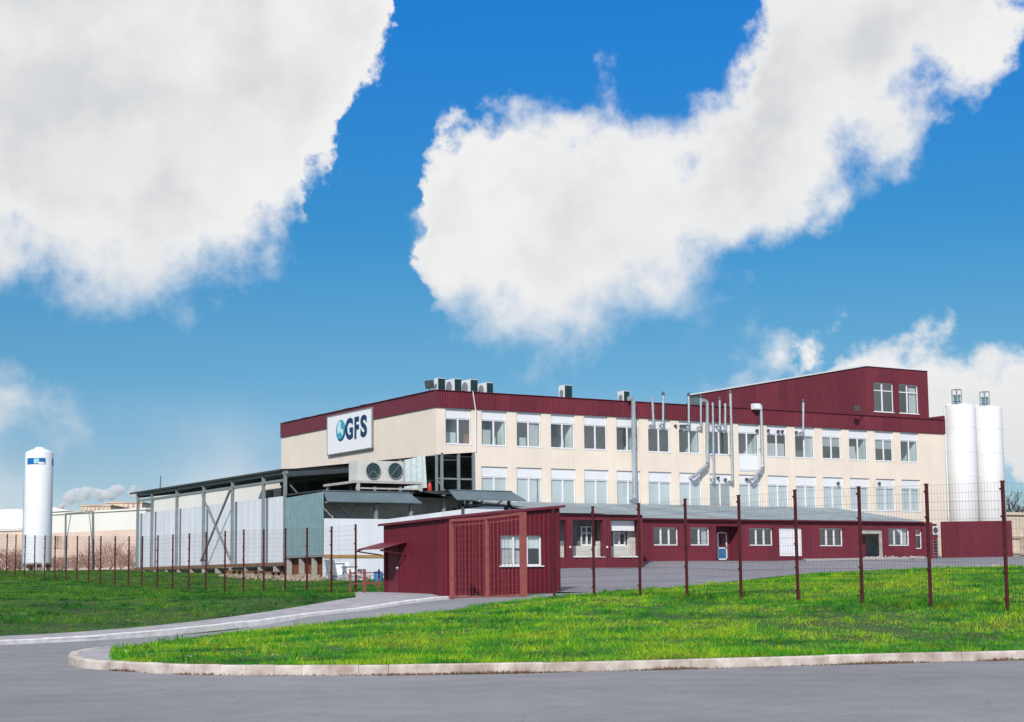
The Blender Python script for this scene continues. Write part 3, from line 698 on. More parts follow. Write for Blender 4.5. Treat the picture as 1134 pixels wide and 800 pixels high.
# things standing in the rooms (seen through the panes)
for i in range(26):
    x = CX+1+random.uniform(0, 50); y = CY+random.uniform(.7, 2.6); hh = random.uniform(.4, 1.3)
    b = MB(); b.box((x, y, 10.99), (x+random.uniform(.4, 1.2), y+.5, 10.99+hh)); b.build('stored_goods', (CARTON, ROOMW, CLOTH, BLUE, GREY)[i % 5], MBd)
for i in range(8): x = wx[i*2]+.5; b = MB(); b.box((x, CY+2.0+(i % 3)*.6, 13.6), (x+1.3, CY+2.16+(i % 3)*.6, 13.66)); b.build('ceiling_lamp', PVC, MBd)
for i, x in enumerate(wx):
    cur = None; bl = None
    if i in (1, 10, 13): cur = ((.04, .42, .62),)
    if i in (2, 11): cur = ((.55, .97, .98),)
    if i == 10: cur = ((.05, .95, .6),)
    if i in (12, 14): bl = (BLINDG, .55)
    if i == 9:
        o = window(MBd, x, CY+.13, 10.05, WW, BT-10.05-.02, .74, (.44,), None, cur, True, 1.35, name='balcony_window')
        d = MB(); d.box((.09, -.03, .08), (WW*.42, .03, 1.28)); d.box((WW*.47, -.03, .08), (WW-.09, .03, 1.28)); d.build('lower_panel', PVC, o, local=True)
        continue
    window(MBd, x, CY+.13, rz0, WW, BT-rz0-.02, .74, (.5,), bl, cur)
for i, x in enumerate(wx[1:]):
    window(MBd, x-.04, CY+.13, 7.0, WW+.08, 2.72, .72, (.5,), ((BLINDG, .0) if i in (7,) else (BLINDM, .0)))
# small wall fittings above the windows
for x, y in ((747.5, 472), (754, 472), (757.5, 472), (753.5, 477), (838, 477), (850.5, 477), (861.5, 478), (866, 478), (881.5, 479), (795, 529.5), (803, 531.5), (826.5, 531), (928, 535.5), (973.5, 535.5)):
    p = onY(x, y, CY-.02); m = MB(); m.tube([(p[0], CY+.02, p[2]), (p[0], CY-.14, p[2])], .12, 10); m.build('vent_cap', DGREY, MBd)
# roof block
TX0 = 97.5; TX1 = 104.73; TY = CY-.02; TZ = 19.32
b = MB(); TH = []
for (x0, y0, x1, y1) in ((968, 424, 989, 458), (996, 426, 1016.5, 459.5)):
    a = onY(x0, y1, TY); c = onY(x1, y0, TY); TH.append((a[0], c[0], 15.5, 18.04))
b.wall((TX0, TY, 0), ux, nS, TX1-TX0, PT-.05, TZ+.05, [(h[0]-TX0, h[1]-TX0, h[2], h[3]) for h in TH], amp=.03, pitch=.2, depth=.14)
b.wall((TX0, TY, 0), uy, nW, 24.6, 14.4, TZ, amp=.03, pitch=.2)
b.quad((TX1, TY, 14.4), (TX1, TY+24.6, 14.4), (TX1, TY+24.6, TZ), (TX1, TY, TZ)); b.quad((TX0, TY+24.6, 14.4), (TX1, TY+24.6, 14.4), (TX1, TY+24.6, TZ), (TX0, TY+24.6, TZ))
rb = b.build('rooftop_block', MAROON, MBd)
b = MB(); b.box((TX0-.12, TY-.12, TZ+.05), (TX1+.12, TY+24.7, TZ+.17)); b.build('roof_edge', WHITE, rb)
for h in TH: window(MBd, h[0], TY+.1, h[2], h[1]-h[0], h[3]-h[2], 0., (.46,), None, ((.6, .95, .9),) if h is TH[1] else None, True, 1.85)
b = MB(); b.box((TX0+.2, TY+3, 14.5), (TX1-.2, TY+3.1, 19)); b.build('interior_wall', ROOMW, MBd)
# open ground floor under the left corner
b = MB(); b.box((64, CY+.2, 1.6), (64.1, LY-.1, 10.4)); b.box((CX+.1, LY-.5, 1.6), (64, LY-.3, 10.4)); b.box((CX+.1, CY+.3, 10.42), (64, LY-.3, 10.46)); b.build('undercroft_wall', DARK, MBd)
b = MB(); b.box((CX-.1, CY-.1, 5.4), (64, LY-.2, 5.6)); b.build('undercroft_floor', DGREY, MBd)
for x in (489.4, 508): p = onY(x, 522, CY+.05); b = MB(); b.box((p[0]-.09, CY+.0, 5.6), (p[0]+.09, CY+.16, 10.6)); b.build('undercroft_post', GREY, MBd)
b = MB(); b.box((CUTX-.2, CY-.03, 5.6), (CUTX-.02, CY+.16, 10.72)); b.build('undercroft_post', GREY, MBd)
b = MB(); b.box((CX-.05, CY-.05, 5.6), (CX+.1, CY+.1, 10.5)); b.build('undercroft_post', GREY, MBd)
for k in range(6): b = MB(); yy = CY+5.6+4.2*k; b.box((CX-.05, yy-.1, 5.6), (CX+.12, yy+.1, 10.5)); b.build('undercroft_post', GREY, MBd)
b = MB(); b.box((CX+.1, CY+.06, 8.72), (CUTX-.2, CY+.14, 8.84)); b.build('undercroft_rail', GREY, MBd)
b = MB(); b.bar((CX+.15, CY+.1, 8.65), (CX+1.9, CY+.1, 6.3), .1); b.build('undercroft_brace', GREY, MBd)
b = MB()
b.box((CX-.16, CY+10.2, 9.75), (CX+.0, LY-.1, 10.35))
b.build('undercroft_beam', GREY, MBd)
b = MB()
for k in range(3): b.box((CX+1.2+2.2*k, CY+2.2, 5.6), (CX+2.9+2.2*k, CY+3.2, 6.6+.9*(k % 2)))
for k in range(4): b.box((CX+.8, CY+4.2, 6.2+.9*k), (CX+8, CY+4.9, 6.26+.9*k))
b.build('storage_rack', GREY, MBd)
b = MB(); p = onY(502, 512, CY+1.5); b.box((p[0]-1.2, CY+1.4, 10.2), (p[0]+.3, CY+1.56, 10.28)); b.build('ceiling_lamp', PVC, MBd)

# company sign on the west wall
SY0, SY1, SZ0, SZ1 = 109.93, 117.95, 11.68, 14.78
sg = empty('company_sign', (CX-.2, SY0, SZ0), 'white rectangular GFS sign with blue globe on the cream side wall', 'sign')
b = MB(); b.box((CX-.22, SY0, SZ0), (CX-.11, SY1, SZ1)); b.build('panel', mat('sign_white', (.88, .88, .88), .5, var=.01), sg)
b = MB(); 
for a in ((SY0, SZ0, SY0, SZ1), (SY1, SZ0, SY1, SZ1), (SY0, SZ0, SY1, SZ0), (SY0, SZ1, SY1, SZ1)): b.bar((CX-.2, a[0], a[1]), (CX-.2, a[2], a[3]), .09, .09)
b.build('frame', GREY, sg)
SXF = CX-.226
def sp(x, y): return onX(x, y, SXF)
def lettering(txt, yl, yr, zb, zt, name, m, parent):
    cu = bpy.data.curves.new('t', 'FONT'); cu.body = txt; cu.size = 1; cu.offset = .042; cu.extrude = .012; cu.resolution_u = 6
    to = bpy.data.objects.new('t', cu); COL.objects.link(to); dg = bpy.context.evaluated_depsgraph_get()
    me = bpy.data.meshes.new_from_object(to.evaluated_get(dg)); bpy.data.objects.remove(to)
    co = np.array([v.co[:] for v in me.vertices]); lo = co.min(0); hi = co.max(0)
    R0 = rootloc(parent)
    for v, c in zip(me.vertices, co):
        u = (c[0]-lo[0])/(hi[0]-lo[0]); w = (c[1]-lo[1])/(hi[1]-lo[1])
        v.co = Vector((SXF-.012-c[2]*1.0, yl+(yr-yl)*u, zb+(zt-zb)*w))-R0
    me.materials.clear(); me.materials.append(m); me.name = name; me.update()
    o = bpy.data.objects.new(name, me); COL.objects.link(o); o.parent = parent; return o
# letters
for ch, (x0, x1) in (('G', (382.5, 391.0)), ('F', (392.7, 397.6)), ('S', (399.3, 406.5))):
    xm = (x0+x1)/2
    zt = {'G': sp(386, 463.2), 'F': sp(395, 461.7), 'S': sp(403, 459.5)}[ch][2]; zb = {'G': sp(386, 487.3), 'F': sp(394, 486.2), 'S': sp(403, 484.3)}[ch][2]
    lettering(ch, sp(x0, 475)[1], sp(x1, 475)[1], zb, zt, 'letter', NAVY, sg)
g0 = sp(377.4, 477); gh_ = (sp(377, 465.2)[2]-sp(377, 489)[2])/2; gw = (sp(372.2, 477)[1]-sp(382.7, 477)[1])/2
gc = np.array([SXF-.01, g0[1], (sp(377, 465.2)[2]+sp(377, 489)[2])/2])
def disc(parent, name, m, cy, cz, ry, rz, t, poly=None, n=40):
    b = MB()
    P = [(cy+ry*math.cos(2*math.pi*i/n), cz+rz*math.sin(2*math.pi*i/n)) for i in range(n)] if poly is None else poly
    b.quad(*[(SXF-t, a, c) for a, c in P])
    for (a, c), (d, e) in zip(P, P[1:]+P[:1]): b.quad((SXF, a, c), (SXF, d, e), (SXF-t, d, e), (SXF-t, a, c))
    return b.build(name, m, parent)
GL1 = mat('globe_teal', (.04, .36, .48), .4, var=.05); GL2 = mat('globe_pale', (.60, .80, .85), .4, var=.05)
gl = disc(sg, 'globe', GL1, gc[1], gc[2], gw, gh_, .012)
disc(gl, 'globe_shade', NAVY, 0, 0, 0, 0, .016, [(gc[1]+gw*a, gc[2]+gh_*c) for a, c in [(.0, -1), (-.5, -.86), (-.86, -.5), (-1, 0), (-.93, .4), (-.85, .1), (-.72, -.3), (-.45, -.62), (-.1, -.78), (.3, -.8), (.6, -.72), (.35, -.93)]])
disc(gl, 'globe_land', GL2, 0, 0, 0, 0, .018, [(gc[1]+gw*a, gc[2]+gh_*c) for a, c in [(.62, .55), (.75, .2), (.66, -.15), (.4, -.28), (.2, -.12), (-.1, -.2), (-.25, -.5), (-.48, -.38), (-.55, .05), (-.32, .1), (-.05, .22), (.05, .5), (-.05, .8), (.2, .88), (.45, .78)]])

# roof plant: a row of four outdoor units, two single ones
def condenser(x, y, z, w, d, h, label, group):
    t = empty('air_conditioner', (x, y, z), label, 'air conditioner', group)
    b = MB(); b.box((x, y, z+.08), (x+w, y+d, z+h)); b.box((x+.05, y+.05, z), (x+.15, y+d-.05, z+.08)); b.box((x+w-.15, y+.05, z), (x+w-.05, y+d-.05, z+.08)); b.build('casing', WHITE, t)
    b = MB(); b.box((x+.03, y-.03, z+.11), (x+w-.03, y+.002, z+h-.04))
    for k in range(9): zz = z+.15+(h-.25)*k/8; b.box((x+.03, y-.045, zz), (x+w-.03, y-.03, zz+.03))
    b.build('grille', DKGREEN, t)
    b = MB(); b.tube([(x-.02, y+d*.5, z+h*.55), (x+.0, y+d*.5, z+h*.55)], min(d, h)*.34, 20); b.build('fan_guard', GREY, t)
    return t
for k, (xl, xr, yt, lab) in enumerate(((484.6, 493, 418.5, 'first white roof air conditioner from the corner floodlight'), (503, 511, 419.2, 'white roof air conditioner second in the row of four'), (520.6, 529, 420, 'white roof air conditioner third in the row of four'), (538.6, 546, 423.5, 'shortest white roof air conditioner at the right end of the row'))):
    a = onY(xl, yt, CY+.9); c = onY(xr, yt, CY+.9)
    condenser(a[0], CY+.9, PT-.25, c[0]-a[0], 1.55 if k else .5, a[2]-PT+.25, lab, 'air conditioners along the roof edge')
for xl, xr, yt, lab in ((625, 633.5, 426.3, 'lone white air conditioner on the roof behind the maroon parapet'), (690.5, 697, 432.8, 'small white air conditioner on the roof beside the thick steel flue')):
    a = onY(xl, yt, CY+.9); c = onY(xr, yt, CY+.9); condenser(a[0], CY+.9, PT-.25, c[0]-a[0], .8, a[2]-PT+.25, lab, 'single air conditioners on the roof')
def flood(p, label, ang, s=1., arm=None):
    t = empty('floodlight', tuple(p), label, 'floodlight', 'floodlights on the factory'); d = unit((math.cos(ang), math.sin(ang), -.25)); u = unit(np.cross(d, (0, 0, 1))); n = np.cross(u, d)
    b = MB(); b.obox(np.array(p)+(0, 0, .45*s), u, n, d, .28*s, .26*s, .1*s); b.build('lamp_head', DGREY, t)
    b = MB(); b.obox(np.array(p)+np.array((0, 0, .45*s))+d*.105*s, u, n, d, .22*s, .2*s, .01); b.build('lens', DGREY, t)
    b = MB(); b.bar(np.array(p), np.array(p)+(0, 0, .3*s), .06)
    if arm is not None: b.tube([p, np.array(p)+(0, 0, .1), arm], .04, 8)
    b.build('bracket', DGREY, t)
p = onX(475.5, 433.5, CX+.1); flood((p[0], p[1], PT+.03), 'small dark floodlight on the parapet above the cream side wall', -2.75, 1.15)
p = onY(949, 457, CY-1.2); q = onY(958, 455.5, CY-.15); flood(p, 'dark floodlight on a bent arm below the rooftop block windows', -1.8, .8, q)
p = onY(952.5, 449, CY-.9)

# steel flues on the south front
FY = CY-.42
def flue(pts, r, label, top=True):
    P = [onY(x, y, FY) for x, y in pts]
    t = empty('flue_pipe', tuple(P[-1]), label, 'flue pipe', 'steel flues on the factory front')
    b = MB()
    Q = [P[0]]
    for i in range(1, len(P)-1):   # soften elbows
        a = unit(P[i-1]-P[i]); c = unit(P[i+1]-P[i]); Q += [P[i]+a*r*1.3, P[i]+(a+c)*r*.35, P[i]+c*r*1.3]
    Q.append(P[-1]); b.tube(Q, r, 12)
    L = 0
    d = unit(P[1]-P[0]); T = np.linalg.norm(P[1]-P[0]); k = .9
    b.build('pipe', STEEL, t, True)
    while k < T-.3: b = MB(); b.tube([P[0]+d*(k-.025), P[0]+d*(k+.025)], r*1.06, 12); b.build('joint_ring', STEEL, t, True); k += 1.6
    b = MB(); e = P[-1]; b.tube([e+np.array((0, -.01, 0)), e+np.array((0, .5, 0))], r*.9, 10); b.build('wall_elbow', STEEL, t, True)
    if top:
        b = MB(); c0 = P[0]; b.lathe(tuple(c0), [(r*.9, 0), (r*1.25, .04), (r*1.25, .16), (r*.5, .3)], 12); b.build('cap', DGREY, t, True)
    b = MB()
    for f_ in (.25, .7):
        c0 = P[0]+(P[1]-P[0])*f_; b.box((c0[0]-.03, FY+r*.5, c0[2]-.03), (c0[0]+.03, CY-.1, c0[2]+.03))
    b.build('bracket', DGREY, t)
flue([(696, 441.5), (701, 441.8), (702.8, 551.8)], .19, 'thickest steel flue, running down past both window rows by the small roof unit', False)
flue([(722.3, 441), (723.6, 471)], .11, 'short plain steel flue right of the thickest flue', False)
flue([(734.4, 438), (734.2, 470)], .10, 'short steel flue with dark cap second right of the thickest flue')
flue([(762.6, 439), (762.8, 471)], .10, 'short steel flue at the far left end of the rooftop block roofline')
flue([(776, 441), (776.1, 473)], .09, 'slim short steel flue beside the blue grey roof box')
flue([(778.5, 443.5), (783, 444.5), (783.2, 515), (768, 528.5)], .14, 'long steel flue bending sharply left at its foot in the pipe cluster', False)
flue([(789.2, 446), (790.6, 530)], .09, 'long slim uncapped steel flue left of the row of short ones', False)
flue([(797, 443.5), (797, 472)], .09, 'short capped steel flue in the middle of the pipe cluster')
flue([(803, 447), (803, 477)], .10, 'short uncapped steel flue beside the tall straight one', False)
flue([(808.8, 436), (811.2, 533)], .11, 'tallest straight steel flue at the right side of the pipe cluster')
flue([(842.6, 449), (844.6, 518), (833.5, 531)], .13, 'steel flue bending left at its foot below a small white box', False)
flue([(889.6, 446), (889.2, 479)], .10, 'lone short steel flue with cap near the roof floodlight')
a = onY(834, 453.5, FY); c = onY(840.5, 447.5, FY); t = empty('junction_box', tuple(a), 'small white box on a bracket at the top of the bent flue', 'box')
b = MB(); b.box((a[0], FY-.2, a[2]), (c[0], FY+.25, c[2])); b.build('casing', WHITE, t)
b = MB(); b.box((a[0]+.06, FY-.23, a[2]+.06), (c[0]-.06, FY-.2, c[2]-.06)); b.build('lid', PVC, t)
b = MB(); b.box((a[0]+.1, FY+.25, a[2]+.1), (c[0]-.1, CY-.1, a[2]+.18)); b.build('bracket', DGREY, t)
a = onY(769.5, 448, CY+1.2); c = onY(778, 440, CY+1.2); t = empty('ventilator_box', (a[0], CY+1.2, PT-.3), 'blue grey ventilator box on the roof behind the pipe cluster', 'ventilator')
b = MB(); b.box((a[0], CY+1.2, PT-.3), (c[0], CY+2.0, c[2])); b.build('casing', FASCIA, t); b = MB(); b.box((a[0]-.05, CY+1.15, c[2]), (c[0]+.05, CY+2.05, c[2]+.08)); b.build('lid', DGREY, t)
a = onY(523.5, 433, CY-.16); c = onY(526.8, 455, CY-.16); b = MB(); b.tube([a, c, onY(526.8, 500, CY-.1)], .035, 8); o = b.build('roof_cable', PVC)
tag(o, 'thin pale cable hanging from the row of roof units over the parapet', 'cable')

# ------------------------------------------------------------------ low annex in front of the factory
AY = 94.17; AX0, AX1 = 66.0, 98.35; AZ = 5.83; BASE = 2.2
an = empty('maroon_annex', (AX0, AY, BASE), 'long low maroon clad annex with slate blue lean-to roof', 'building')
def hx(x0, x1, y0, y1, Y=AY): a = onY(x0, y1, Y); c = onY(x1, y0, Y); return [a[0], c[0], a[2], c[2]]
wins = [hx(723.6, 751.3, 584.3, 604.3), hx(764.5, 786, 584.3, 604.3), hx(829.8, 856, 585, 604.5), hx(907.7, 933.7, 585.2, 605), hx(984, 1007.5, 585.6, 604.6), hx(1014.2, 1021.4, 587, 608)]
door_rec = hx(794, 820.5, 583, 622); door_rec[2] = BASE
shut = hx(863.3, 888, 584.8, 616); dk = hx(955.3, 977, 587, 617); 
side_win = hx(713.4, 716, 586, 604)
H_ = [(h[0]-AX0, h[1]-AX0, h[2], h[3]) for h in wins+[door_rec, shut, dk]]
b = MB(); b.wall((AX0, AY, 0), ux, nS, AX1-AX0, BASE, AZ, H_, amp=.028, pitch=.2, depth=.22)
# door recess
d0, d1 = door_rec[0], door_rec[1]
b.wall((d0, AY+1.4, 0), ux, nS, d1-d0, BASE, door_rec[3]+.2, [], amp=.028)
b.quad((d0, AY, BASE), (d0, AY+1.4, BASE), (d0, AY+1.4, door_rec[3]), (d0, AY, door_rec[3])); b.quad((d1, AY, BASE), (d1, AY+1.4, BASE), (d1, AY+1.4, door_rec[3]), (d1, AY, door_rec[3]))
b.quad((AX1, AY, BASE), (AX1, CY, BASE), (AX1, CY, AZ), (AX1, AY, AZ))
b.build('wall', MAROON, an)
b = MB()   # corrugated lean-to roof with hipped end
ew = AY-.3; rz = 7.17; hipx = 93.2; ex = 97.3
n = int((ex-AX0)/.09)
for i in range(n):
    x0 = AX0+(ex-AX0)*i/n; x1 = AX0+(ex-AX0)*(i+1)/n
    def rp(x, k):
        t = 1 if x <= hipx else max(0, (ex-x)/(ex-hipx)); dz = .022*(k % 2)
        return (x, ew, AZ+.02+dz), (x, ew+(CY-ew)*t, AZ+.02+(rz-AZ)*t+dz)
    a0, a1 = rp(x0, i); c0, c1 = rp(x1, i+1); b.quad(a0, c0, c1, a1)
b.quad((ex, ew, AZ+.02), (ex, CY, AZ+.02), (hipx, CY, rz))
b.build('roof', SLATE, an)
b = MB(); b.box((AX0, ew-.02, AZ-.06), (ex, ew+.3, AZ+.0)); b.build('eaves_trim', MAROON_F, an)
b = MB(); b.box((AX0+.1, AY+3.5, BASE), (AX1-.1, AY+3.6, AZ-.1)); b.build('interior_wall', ROOMW, an)
for i, h in enumerate(wins):
    w = h[1]-h[0]; hh = h[3]-h[2]
    if i < 5: window(an, h[0], AY+.16, h[2], w, hh, 0., (.34, .66) if i != 1 else (.5,), None, ((.68, .95, .95),) if i in (1, 4) else None, True, None, fw=.085)
    else: window(an, h[0], AY+.16, h[2], w, hh, 0., (), None, None, True, hh*.72)
dx = hx(793.8, 801.4, 589, 620, AY+1.28); dr = MB(); z0 = 2.85; zt = 4.95; xw = dx[0]+.08; ww = .95
for q in ((0, .09), (ww-.09, ww)): dr.box((xw+q[0], AY+1.28, z0), (xw+q[1], AY+1.36, zt))
dr.box((xw, AY+1.28, zt-.09), (xw+ww, AY+1.36, zt)); dr.box((xw, AY+1.28, z0), (xw+ww, AY+1.36, z0+.1)); dr.box((xw, AY+1.28, z0+.85), (xw+ww, AY+1.36, z0+.95))
dr = dr.build('door', PVC, an)
b = MB(); b.box((xw+.09, AY+1.31, z0+.1), (xw+ww-.09, AY+1.34, z0+.85)); b.build('lower_panel', BLUE, dr)
b = MB(); b.box((xw+.09, AY+1.31, z0+.95), (xw+ww-.09, AY+1.33, zt-.09)); b.build('pane', GLASS, dr)
b = MB(); b.box((xw+ww-.2, AY+1.2, z0+.95), (xw+ww-.14, AY+1.28, z0+1.15)); b.build('handle', DGREY, dr)
b = MB(); b.box((shut[0], AY+.1, shut[2]-.3), (shut[1], AY+.16, shut[3]))
for k in range(18): zz = shut[2]+(shut[3]-shut[2])*k/18; b.box((shut[0], AY+.085, zz), (shut[1], AY+.1, zz+.07))
b.build('roller_shutter', PVC, an)
b = MB(); b.box((dk[0], AY+.05, dk[3]-.32), (dk[1], AY+.2, dk[3])); b.box((dk[1]-.22, AY+.05, dk[2]), (dk[1], AY+.2, dk[3]-.33)); b.build('door_frame', CONC, an)
b = MB(); b.box((dk[0]+.05, AY+.9, dk[2]-.5), (dk[1]-1.0, AY+.98, dk[3]-.4)); b.build('door', MAROON_F, an)
# projecting west block with big openings
BY = 90.; BX0, BX1 = 58.6, 66.0; BZ = 5.9
o_ = [hx(622-8, 626.8, 575.8, 617.5, BY), hx(634.3, 667.5, 576, 617.5, BY), hx(676.8, 707.5, 576, 617.5, BY)]
b = MB(); b.wall((BX0, BY, 0), ux, nS, BX1-BX0, 1.5, BZ, [(max(.02, h[0]-BX0), h[1]-BX0, h[2], h[3]) for h in o_], amp=.028, pitch=.2, depth=.3)
b.wall((BX0, BY, 0), uy, nW, CY-BY, 1.5, lambda u: BZ+.1*u, amp=.028); b.quad((BX1, BY, 1.5), (BX1, AY, 1.5), (BX1, AY, BZ), (BX1, BY, BZ))
b.build('wall', MAROON, an)
b = MB(); ew2 = BY-.3; n = 82
for i in range(n):
    x0 = BX0-.2+(BX1+.4-BX0)*i/n; x1 = BX0-.2+(BX1+.4-BX0)*(i+1)/n; d0_ = .022*(i % 2); d1_ = .022*((i+1) % 2)
    b.quad((x0, ew2, BZ+.03+d0_), (x1, ew2, BZ+.03+d1_), (x1, CY, rz+.03+d1_), (x0, CY, rz+.03+d0_))
b.build('roof', SLATE, an)
b = MB(); b.box((BX0, BY+3.2, 1.6), (BX1, BY+3.3, 5.85)); b.build('inner_wall', TILE, an)
b = MB(); b.box((BX0, BY+.4, 2.6), (BX1, BY+3.2, 2.7)); b.build('inner_floor', TILE, an)
for q, (xw0, xw1) in enumerate(((o_[1][0]-.3, o_[1][1]+.3), (o_[2][0]-.1, onY(694, 600, BY+1.1)[0]))):
    b = MB(); b.box((xw0, BY+1.0, 2.71), (xw1, BY+1.12, 3.78)); b.build('low_wall', TILE, an)
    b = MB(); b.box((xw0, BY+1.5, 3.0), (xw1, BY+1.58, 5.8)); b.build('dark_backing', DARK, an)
b = MB(); b.box((onY(694.2, 600, BY+1.1)[0], BY+.9, 2.71), (o_[2][1]+.4, BY+1.1, 5.8)); b.build('inner_pier', TILE, an)
b = MB(); b.box((onY(660, 600, BY+.9)[0], BY+.8, 2.71), (o_[1][1]+.3, BY+.95, 4.1)); b.build('inner_pier', TILE, an)
b = MB(); b.box((o_[2][0]+.05, BY+.42, 4.8), (o_[2][1]-.1, BY+.48, 5.5)); b.build('rolled_awning', PVC, an)
for x0_, x1_ in ((643.5, 656), (679, 692.5)): xa = onY(x0_, 595, BY+1.2)[0]; xb = onY(x1_, 595, BY+1.2)[0]; window(an, xa, BY+1.2, 3.82, xb-xa, 1.3, 0., (.5,), None, None, True, .85)
for x in (631.5, 672.3): p = onY(x, 606, BY-.05); b = MB(); b.box((p[0]-.06, BY-.08, p[2]-.06), (p[0]+.06, BY-.03, p[2]+.06)); b.build('wall_light', PVC, an)
b = MB()
for i in range(34):   # broken plaster along the sills
    h = random.choice(o_[1:]); x = random.uniform(h[0], h[1]); s_ = random.uniform(.03, .1); b.box((x, BY-.05-s_, h[2]), (x+s_*2, BY+.2, h[2]+s_))
b.build('broken_plaster', PVC, an)
# concrete pad and rubble by the doorway
pa = [onY(889, 616.5, AY-.1)[:2], onY(1002, 618, AY-.1)[:2], onY(1006, 621.5, AY-2.2)[:2], onY(893, 619.8, AY-2.2)[:2]]
b = MB(); pz = [h1(*p)+.12 for p in pa]; b.quad(*[(p[0], p[1], z) for p, z in zip(pa, pz)])
for i in range(4): j = (i+1) % 4; b.quad((pa[i][0], pa[i][1], pz[i]-.4), (pa[j][0], pa[j][1], pz[j]-.4), (pa[j][0], pa[j][1], pz[j]), (pa[i][0], pa[i][1], pz[i]))
o = b.build('pavement', CONC); o['kind'] = 'structure'
def rubble(name, c, rx, ry, hz, n, m, label, cat, size=.12, kind=None):
    b = MB()
    for i in range(n):
        a = random.uniform(0, 6.28); r = math.sqrt(random.random()); x = c[0]+rx*r*math.cos(a); y = c[1]+ry*r*math.sin(a); s_ = size*random.uniform(.4, 1.5)
        z = h1(x, y)+hz*(1-r)*random.random()
        u = unit(rng.normal(size=3)); v = unit(np.cross(u, rng.normal(size=3))); b.obox((x, y, z+s_*.3), u, v, np.cross(u, v), s_, s_*.7, s_*.5)
    o = b.build(name, m); return tag(o, label, cat, kind=kind)
p = onY(976, 617.5, AY-.9); rubble('rubble_heap', p, 2.6, .7, .2, 90, CONC, 'low heap of pale rubble in front of the dark annex doorway', 'rubble', .09)
p = onY(1010, 619, AY-.6); rubble('rubble_heap', p, 1.8, .4, .15, 60, CONC, 'scattered grey rubble along the annex foot by the narrow window', 'rubble', .1)
p = atd(1095, 624, 100); rubble('rubble_heap', p, 2.4, 1.0, .25, 90, SAND, 'light stones dumped on the yard before the maroon sheet fence', 'rubble', .16)

# ------------------------------------------------------------------ silos with their maroon sheet fence
def silo(x0, x1, ytop, Y, label, lad):
    a = onY(x0, ytop, Y); c = onY(x1, ytop, Y); r = np.hypot(*(c-a)[:2])*.5*.70; cx = onY((x0+x1)/2, ytop, Y)[0]; zt = a[2]-.3
    t = empty('silo', (cx, Y, 3.2), label, 'silo', 'white silos beside the factory')
    b = MB(); b.lathe((cx, Y, 0), [(.4, 4.1), (r, 5.6), (r, zt), (r*.93, zt+.16), (r*.5, zt+.34), (.12, zt+.42)], 40); b.build('shell', SILOW, t, True)
    for k in range(1, 5):
        b = MB(); zz = 5.6+(zt-5.6)*k/5+.3; b.lathe((cx, Y, 0), [(r+.003, zz), (r+.016, zz+.01), (r+.016, zz+.05), (r+.003, zz+.06)], 40); b.build('weld_band', SILOW, t, True)
    for k in range(4):
        q = math.pi/4+k*math.pi/2; b = MB(); b.box((cx+r*.85*math.cos(q)-.12, Y+r*.85*math.sin(q)-.12, 2.6), (cx+r*.85*math.cos(q)+.12, Y+r*.85*math.sin(q)+.12, 5.8)); b.build('leg', WHITE, t)
    b = MB(); lx0 = cx+lad*r
    for x in (lx0, lx0+.55): b.tube([(x, Y-r*.5, zt), (x, Y-r*.5, zt+1.55)], .05, 8)
    for x in (lx0, lx0+.55): b.tube([(x, Y-r*.5+.6, zt+.1), (x, Y-r*.5+.6, zt+1.55)], .05, 8)
    for zz in (.55, 1.05, 1.55):
        b.tube([(lx0, Y-r*.5, zt+zz), (lx0+.55, Y-r*.5, zt+zz)], .035, 6); b.tube([(lx0, Y-r*.5+.6, zt+zz), (lx0+.55, Y-r*.5+.6, zt+zz)], .035, 6)
        b.tube([(lx0, Y-r*.5, zt+zz), (lx0, Y-r*.5+.6, zt+zz)], .035, 6); b.tube([(lx0+.55, Y-r*.5, zt+zz), (lx0+.55, Y-r*.5+.6, zt+zz)], .035, 6)
    b.build('railing', STEEL, t, True)
    b = MB(); b.box((lx0+.06, Y-r*.5+.08, zt), (lx0+.49, Y-r*.5+.5, zt+1.0)); b.build('filter_box', TEAL, t)
    b = MB(); b.tube([(cx-r-.03, Y+.5, 4.8), (cx-r-.03, Y+.5, zt+.1), (cx-r*.6, Y+.3, zt+.4)], .06, 8); b.build('filling_pipe', SILOW, t, True)
silo(1045.5, 1079.5, 447, 100.4, 'left white silo with square railing, next to the factory end wall', -.72)
silo(1075.5, 1108.5, 449, 101.6, 'right white silo with cream streaked left edge, farther from the factory', -.62)
rf = empty('sheet_fence', (102.1, 97., 2.4), 'tall maroon corrugated sheet fence in front of the silos', 'fence')
b = MB(); b.wall((102.4, 97., 0), ux, nS, 8.6, 2.6, lambda u: 6.02+.02*u, amp=.035, pitch=.25)
b.wall((111.0, 97., 0), uy, (1, 0, 0), 8, 2.6, 6.1, amp=.035, pitch=.25); b.build('sheet', MAROON, rf)
b = MB()
for x in (102.5, 105.3, 108.1, 110.9): b.box((x-.06, 97.04, 2.6), (x+.06, 97.16, 6.0))
b.build('post', POSTRED, rf)
p = onY(1036, 588, AY+.6); t = empty('air_conditioner', tuple(p), 'small white air conditioner in the gap between annex and sheet fence', 'air conditioner')
a = onY(1033.2, 592, AY+.6); c = onY(1038.6, 583, AY+.6); b = MB(); b.box((a[0], AY+.6, a[2]), (c[0], AY+1, c[2])); b.build('casing', PVC, t)
b = MB(); m_ = (a+c)/2; b.tube([(m_[0], AY+.56, m_[2]), (m_[0], AY+.6, m_[2])], .26, 16); b.build('fan_guard', DGREY, t)
b = MB(); b.box((a[0], AY+.62, a[2]-.1), (c[0], AY+1.3, a[2]-.004)); b.build('bracket', DGREY, t)
b = MB(); la = onY(1034, 616, AY+.8); lc = onY(1038.5, 593, AY+.8)
